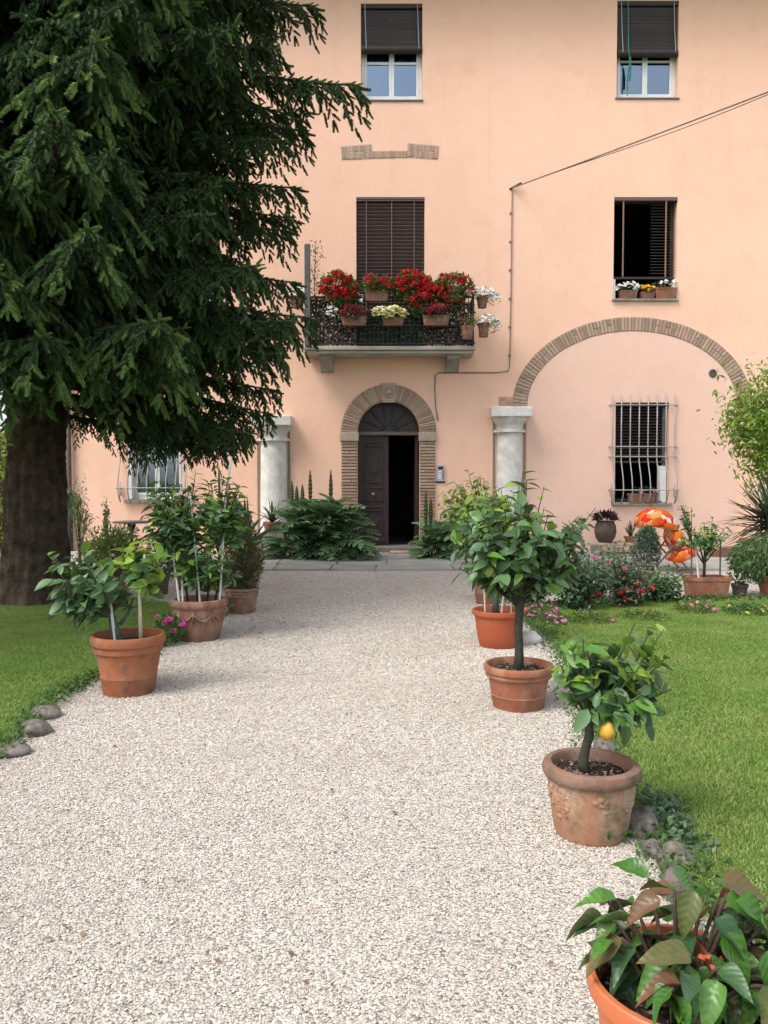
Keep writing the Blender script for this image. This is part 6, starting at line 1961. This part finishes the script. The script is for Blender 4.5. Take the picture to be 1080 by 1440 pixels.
def right_pot():
    Y = 10.5; b = at(1092, 842, Y); k = Y / FPX
    root = empty('potted_plant', (b.x, Y, 0), 'terracotta pot with feathery drooping plant at the right edge', 'potted plant')
    H = at(0, 808, Y).z
    pot(root, 30 * k, H, 20 * k, 'terracotta', 'bands', chips=False)
    r = np.random.default_rng(14)
    Z = lambda py: at(0, py, Y).z
    n = 2600
    P = ball(n, .42, .35, .30, r=r, lo=.25) + (-.18, 0, Z(785))
    foliage('foliage', P, unit(P - (0, 0, .6)) * .6 + r.normal(0, .4, (n, 3)) + (0, 0, -.5), rand_dirs(n, r) + (0, -.3, .6), r.uniform(.05, .10, n), 'fern_leaf', root, leaf_tmpl(.26, .1, .3, 2))
    MB().tube([(0, 0, H * .8), (-.02, 0, 1.0)], [.03, .02], 7).build('trunk', 'bark_lemon', root, True)
right_pot()
def yucca():
    Y = 11.8; c = at(1087, 738, Y)
    root = empty('yucca', (c.x, Y, 0), 'spiky yucca with long dark sword leaves at the right edge', 'plant')
    MB().tube([(0, 0, 0), (.03, 0, .4), (0, 0, c.z)], [.10, .08, .07], 10).build('trunk', 'bark', root, True)
    rr = random.Random(8); n = 200
    P = []; Dv = []; Nv = []; S = []
    for i in range(n):
        az = i * 2.399; el = rr.uniform(-.75, 1.4)
        P.append((rr.uniform(-.05, .05), rr.uniform(-.05, .05), c.z + rr.uniform(-.12, .1))); Dv.append((cos(az) * cos(el), sin(az) * cos(el), sin(el))); Nv.append((-cos(az) * sin(el), -sin(az) * sin(el), cos(el) + .01)); S.append(rr.uniform(.62, .86))
    leaf_objs(root, np.array(P), np.array(Dv), np.array(Nv), np.array(S), 'lance', 'yucca_leaf', rr)
yucca()
tp = at(1018, 786, 15.6)
t = empty('terracotta_trough', (tp.x, 15.6, .045), 'long low terracotta trough standing empty by the wall at right', 'planter')
box_pot(t, .66, .26, at(0, 769, 15.6).z - .045, 'terracotta_old', ribs=True, taper=.86)
tp = at(1052, 765, 15.9)
t = empty('candle_lantern', (tp.x, 15.9, .045), 'small white pillar with terracotta dish on top by the wall at right', 'ornament')
MB().lathe([(.10, 0), (.10, .06), (.07, .08), (.07, at(0, 766, 15.9).z - .05), (.085, at(0, 766, 15.9).z - .045)], 16, cap1=True).build('pillar', 'stone_pale', t, True, 40)
zt = at(0, 766, 15.9).z - .044
MB().lathe([(.10, zt), (.16, zt + .05), (.17, zt + .12), (.15, zt + .12), (.10, zt + .03)], 18).build('dish', 'terracotta', t, True, 40)

def leafy_tree(name, label, base, trunk_pts, trunk_r, cen, rad, n, size, mat, seed, tm=None, clumps=26, mat2=None, spread=.33):
    root = empty(name, base, label, 'tree')
    MB().tube(trunk_pts, trunk_r, 8).build('trunk', 'bark_lemon', root, True)
    r = np.random.default_rng(seed)
    cl = ball(clumps, *[q * .82 for q in rad], r=r, lo=.35)
    P = []
    tw = MB()
    for c in cl:
        m = n // clumps
        P.append(c + r.normal(0, 1, (m, 3)) * np.array(rad) * spread * .5 * r.uniform(.6, 1.2))
        tw.tube([trunk_pts[-1], tuple(np.array(cen) + c * .5), tuple(np.array(cen) + c)], [.02, .012, .004], 5, False)
    P = np.concatenate(P); m = len(P)
    tw.build('branches', 'twig_brown', root, kind='stuff')
    crown = foliage('crown', P + np.array(cen), r.normal(size=(m, 3)) + (0, 0, -.4), rand_dirs(m, r) * .7 + (0, -.2, .8), r.uniform(size * .6, size * 1.2, m), mat, root, tm or leaf_tmpl(.36, .1, .25, 2))
    return root
c = at(1112, 602, 13.0)
leafy_tree('bamboo_like_tree', 'yellow-green leafy tree leaning in from the right edge', (c.x + .3, 13.0, 0), [(0, 0, 0), (-.05, 0, 1.0), (-.2, 0, 1.9)], [.06, .05, .035], (-.38, 0, c.z), (1.0, .8, 1.05), 7500, .13, 'yellow_green_leaf', 401, clumps=60, spread=.44)

# --- under the left window
def shrub(name, label, px, py, Y, cenpx, radpx, n, size, mat, seed, tm=None, clumps=10, depth=.5, cat='shrub'):
    k = Y / FPX
    b = at(px, py, Y)
    root = empty(name, (b.x, Y, .02), label, cat)
    c = at(cenpx[0], cenpx[1], Y)
    cen = np.array((c.x - b.x, 0, c.z)); rad = np.array((radpx[0] * k, depth, radpx[1] * k))
    r = np.random.default_rng(seed)
    cl = ball(clumps, *(rad * .75), r=r, lo=.2)
    P = np.concatenate([q + r.normal(0, .30, (n // clumps, 3)) * rad for q in cl]) + cen
    P[:, 2] = np.maximum(P[:, 2], .02)
    m = len(P)
    foliage('foliage', P, unit(P - cen * .6) + r.normal(0, .6, (m, 3)), rand_dirs(m, r) * .7 + (0, -.2, .7), r.uniform(size * .6, size * 1.2, m), mat, root, tm or leaf_tmpl(.4, .1, .2, 2))
    st = MB()
    for q in cl: st.tube([(0, 0, 0), tuple(cen * .5 + q * .4), tuple(cen + q)], [.014, .008, .003], 5, False)
    st.build('stems', 'twig_brown', root, kind='stuff')
    return root
shrub('leafy_shrub', 'broad yellow-green shrub below the left grilled window', 160, 800, 13.0, (158, 775), (42, 28), 2200, .09, 'bush_leaf', 501, clumps=16)
shrub('fern', 'upright feathery fern beside the downpipe', 112, 790, 14.2, (112, 728), (14, 40), 900, .085, 'fern_leaf', 503, tm=leaf_tmpl(.2, .1, .3, 2), clumps=12, depth=.25, cat='fern')
shrub('leafy_shrub', 'thin upright plant with small leaves left of the round table', 149, 790, 14.0, (148, 735), (5, 34), 260, .06, 'fern_leaf', 505, clumps=8, depth=.1)
shrub('leafy_shrub', 'dark shrub in the shade behind the tall citrus pot', 250, 800, 12.6, (255, 775), (40, 26), 1500, .08, 'dark_leaf', 507, clumps=12)
shrub('leafy_shrub', 'yellowish climber on the house corner behind the spruce trunk', 86, 790, 15.8, (84, 660), (8, 60), 500, .08, 'yellow_green_leaf', 509, clumps=12, depth=.2)
tb = at(185, 733, 13.9)
table = empty('garden_table', (tb.x, 13.9, 0.03), 'round dark bistro table on one leg below the left window', 'table')
MB().lathe([(.30, tb.z - .06), (.315, tb.z - .05), (.315, tb.z - .035), (.30, tb.z - .03), (.001, tb.z - .03)], 32).build('table_top', 'table_top', table, True, 35)
MB().lathe([(.03, .03), (.028, tb.z - .2), (.07, tb.z - .12), (.07, tb.z - .062)], 14).build('column', 'iron_dark', table, True, 35)
for i in range(3):
    a = i * 2 * pi / 3 + .4
    MB().tube([(0, 0, .12), (.12 * cos(a), .12 * sin(a), .07), (.26 * cos(a), .26 * sin(a), .012)], .014, 6).build('foot', 'iron_dark', table, True)
def shade_pot(px, py, Y, rpx, hpx, mat, label, leaf, seed, fl=None):
    k = Y / FPX; b = at(px, py, Y)
    root = empty('potted_plant', (b.x, Y, 0), label, 'potted plant', 'pots in the shade of the spruce')
    H = hpx * k
    pot(root, rpx * k, H, rpx * k * .74, mat, 'bands', chips=False)
    tuft(root, 420, (0, 0, H + .10), (rpx * k * 1.25, rpx * k * 1.2, .15), .055, leaf, seed)
    if fl: blooms(root, shell(10, (0, 0, H + .1), (rpx * k * 1.25, rpx * k * 1.2, .15), seed, -.2), 'rose', fl, .03, seed)
shade_pot(223, 838, 10.7, 17, 29, 'pot_dark', 'black pot of dark leaves standing in the shade behind the left pots', 'dark_leaf', 601)
shade_pot(166, 838, 10.9, 13, 24, 'terracotta_old', 'brown pot with reddish leaves in the shade, left of the black pot', 'rose_leaf_red', 603)
shade_pot(258, 832, 11.2, 10, 24, 'terracotta_old', 'narrow brown pot half hidden behind the tall citrus', 'dark_leaf', 605)
shade_pot(122, 850, 10.4, 13, 20, 'pot_dark', 'dark pot with pinkish flowers near the spruce trunk', 'dark_leaf', 607, 'crimson_petal')

# --- far left: hedge beyond the house corner and a twiggy shrub leaning in
hb = MB()
hedge = empty('hedge', (-11.0, 18.5, 0), 'bright green hedge beyond the house corner at the left edge', 'hedge')
r = np.random.default_rng(71)
n = 9000
P = np.stack([r.uniform(-2.6, 3.2, n), r.normal(0, .5, n), r.uniform(0, 2.75, n)], 1)
P[:, 2] += .12 * np.sin(P[:, 0] * 5)
foliage('foliage', P, r.normal(size=(n, 3)), rand_dirs(n, r) + (0, -.5, .5), r.uniform(.08, .15, n), 'yellow_green_leaf', hedge, leaf_tmpl(.5, .1, .2, 2))
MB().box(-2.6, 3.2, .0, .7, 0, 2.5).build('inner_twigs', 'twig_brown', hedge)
bt = leafy_tree('broadleaf_tree', 'dark broadleaf tree beyond the hedge behind the spruce', (-13.5, 26, 0), [(0, 0, 0), (.1, 0, 3), (0, 0, 5)], [.25, .2, .15], (0, 0, 7.0), (4.5, 3, 5.0), 7000, .26, 'bush_leaf', 73, clumps=60)
tw = leafy_tree('small_leaved_tree', 'small pale-leaved tree at the left edge whose thin twigs cross the spruce', (-4.75, 6.7, 0), [(-.15, 0, 0), (-.1, 0, 1.2), (0, 0, 2.2), (.05, 0, 2.9)], [.07, .06, .045, .03], (-1.25, -.8, 4.3), (2.3, 2.5, 2.2), 17000, .11, 'bush_leaf', 76, clumps=110, spread=.42)
r = np.random.default_rng(75)
wood = MB(); P = []; Dv = []
for i in range(26):
    z0 = r.uniform(1.7, 2.75); az = r.uniform(-1.9, .7); L = r.uniform(.6, 1.7) if abs(az) > .4 else r.uniform(1.3, 1.95)
    s = np.array((0, 0, z0)); e = s + np.array((cos(az) * L, sin(az) * L * .7, r.uniform(-.1, .55) * L * .6))
    pts = [s * (1 - t) + e * t + np.array((0, 0, -.1 * sin(pi * t) + .05 * sin(5 * t))) for t in np.linspace(0, 1, 7)]
    wood.tube(pts, [.008, .007, .006, .005, .004, .003, .002], 4, False)
    m = int(L * 34)
    for t in r.uniform(.25, 1, m):
        p = s * (1 - t) + e * t + np.array((0, 0, -.1 * sin(pi * t) + .05 * sin(5 * t)))
        P.append(p); Dv.append(unit(e - s) + r.normal(0, .7, 3))
wood.build('twigs', 'twig_brown', tw, kind='stuff')
P = np.array(P)
foliage('foliage', P, np.array(Dv), rand_dirs(len(P), r) + (0, 0, .8), r.uniform(.035, .065, len(P)), 'bush_leaf', tw, simple_leaf(.45))

# --- edging stones
def stone(px, py, wpx, hpx, mat, label, seed, rz=0.0, dep=1.0):
    g = G(px, py); k = g.y / FPX
    w = wpx * k / 2; h = hpx * k / 2
    mb = rock(1.0, w, w * dep, h * 1.05, seed)
    o = mb.build('edging_stone', mat, None, True, label=label, cat='stone', group='stones edging the lawn')
    o.location = (g.x, g.y + w * dep * .6, h * .30); o.rotation_euler = (0, 0, rz)
stone(748, 905, 40, 24, 'rock_white', 'pale edging stone behind the lemon standard pot', 1)
stone(856, 1063, 42, 32, 'rock', 'grey stone peeping out behind the mossy relief pot', 2, .3)
stone(906, 1178, 50, 58, 'rock', 'upright rounded grey stone right of the mossy relief pot', 3, .2)
stone(921, 1206, 34, 28, 'rock', 'small brown stone between the relief pot and the begonia', 4, .5)
stone(957, 1222, 54, 40, 'rock', 'flat dark stone behind the smooth oval one', 5, .1)
stone(956, 1268, 44, 64, 'rock', 'smooth oval grey stone standing above the begonia', 6, .2)
stone(1040, 1362, 70, 58, 'rock', 'speckled stone half hidden by the begonia leaves', 7, .4)
stone(58, 1012, 40, 24, 'rock', 'grey stone on the left lawn edge, farthest of the left row', 8, .2)
stone(44, 1036, 42, 30, 'rock', 'larger rounded stone on the left lawn edge', 9, .6)
stone(12, 1064, 48, 20, 'rock', 'low brown stone at the left picture edge', 10, .1)

# --- weeds at the edges, fallen leaves
def weeds(name, pts, label, seed, n, size=.035, mat='fern_leaf', sp=.07):
    r = np.random.default_rng(seed)
    seg = np.array(pts, float)
    i = r.integers(0, len(seg) - 1, n); t = r.uniform(0, 1, n)[:, None]
    xy = seg[i] * (1 - t) + seg[i + 1] * t + r.normal(0, sp, (n, 2))
    P = np.concatenate([xy, r.uniform(.01, .06, (n, 1))], 1)
    return foliage(name, P, rand_dirs(n, r) + (0, 0, .4), rand_dirs(n, r) * .6 + (0, 0, .9), r.uniform(size * .5, size * 1.2, n), mat, None, simple_leaf(.6), label=label, cat='weeds')
weeds('weeds', LAWN_R[1:10], 'low weeds creeping along the right lawn edge', 81, 3400)
weeds('weeds', LAWN_L[1:10], 'low weeds creeping along the left lawn edge', 82, 2600, sp=.05)
weeds('weeds', [(1.6, 9.4), (3.0, 9.95), (5, 10.1)], 'loose leafy weeds along the back of the right lawn', 83, 2600, .05, sp=.14)
weeds('weeds', [(1.22, 3.2), (1.20, 3.45), (1.26, 3.7)], 'dark weeds tucked behind the mossy relief pot', 84, 900, .04, 'rose_leaf', .05)
def litter():
    r = np.random.default_rng(91); n = 130
    P = np.stack([r.uniform(-1.9, 1.0, n), 2.2 + 9 * r.uniform(0, 1, n) ** 1.3, np.full(n, .014)], 1)
    q = 60
    P2 = np.stack([r.normal(-1.35, .35, q * 3), r.normal(8.6, .55, q * 3), np.full(q * 3, .014)], 1)
    P3 = np.stack([r.uniform(1.3, 4.0, 40), r.uniform(3.2, 9, 40), np.full(40, .06)], 1)
    P = np.concatenate([P, P2, P3]); n = len(P)
    foliage('fallen_leaves', P, rand_dirs(n, r) * (1, 1, .2), np.tile((0, 0, 1.), (n, 1)) + r.normal(0, .25, (n, 3)), r.uniform(.012, .035, n), 'dry_leaf', None, simple_leaf(.6), label='scattered brown fallen leaves on drive and lawn', cat='fallen leaves')
litter()
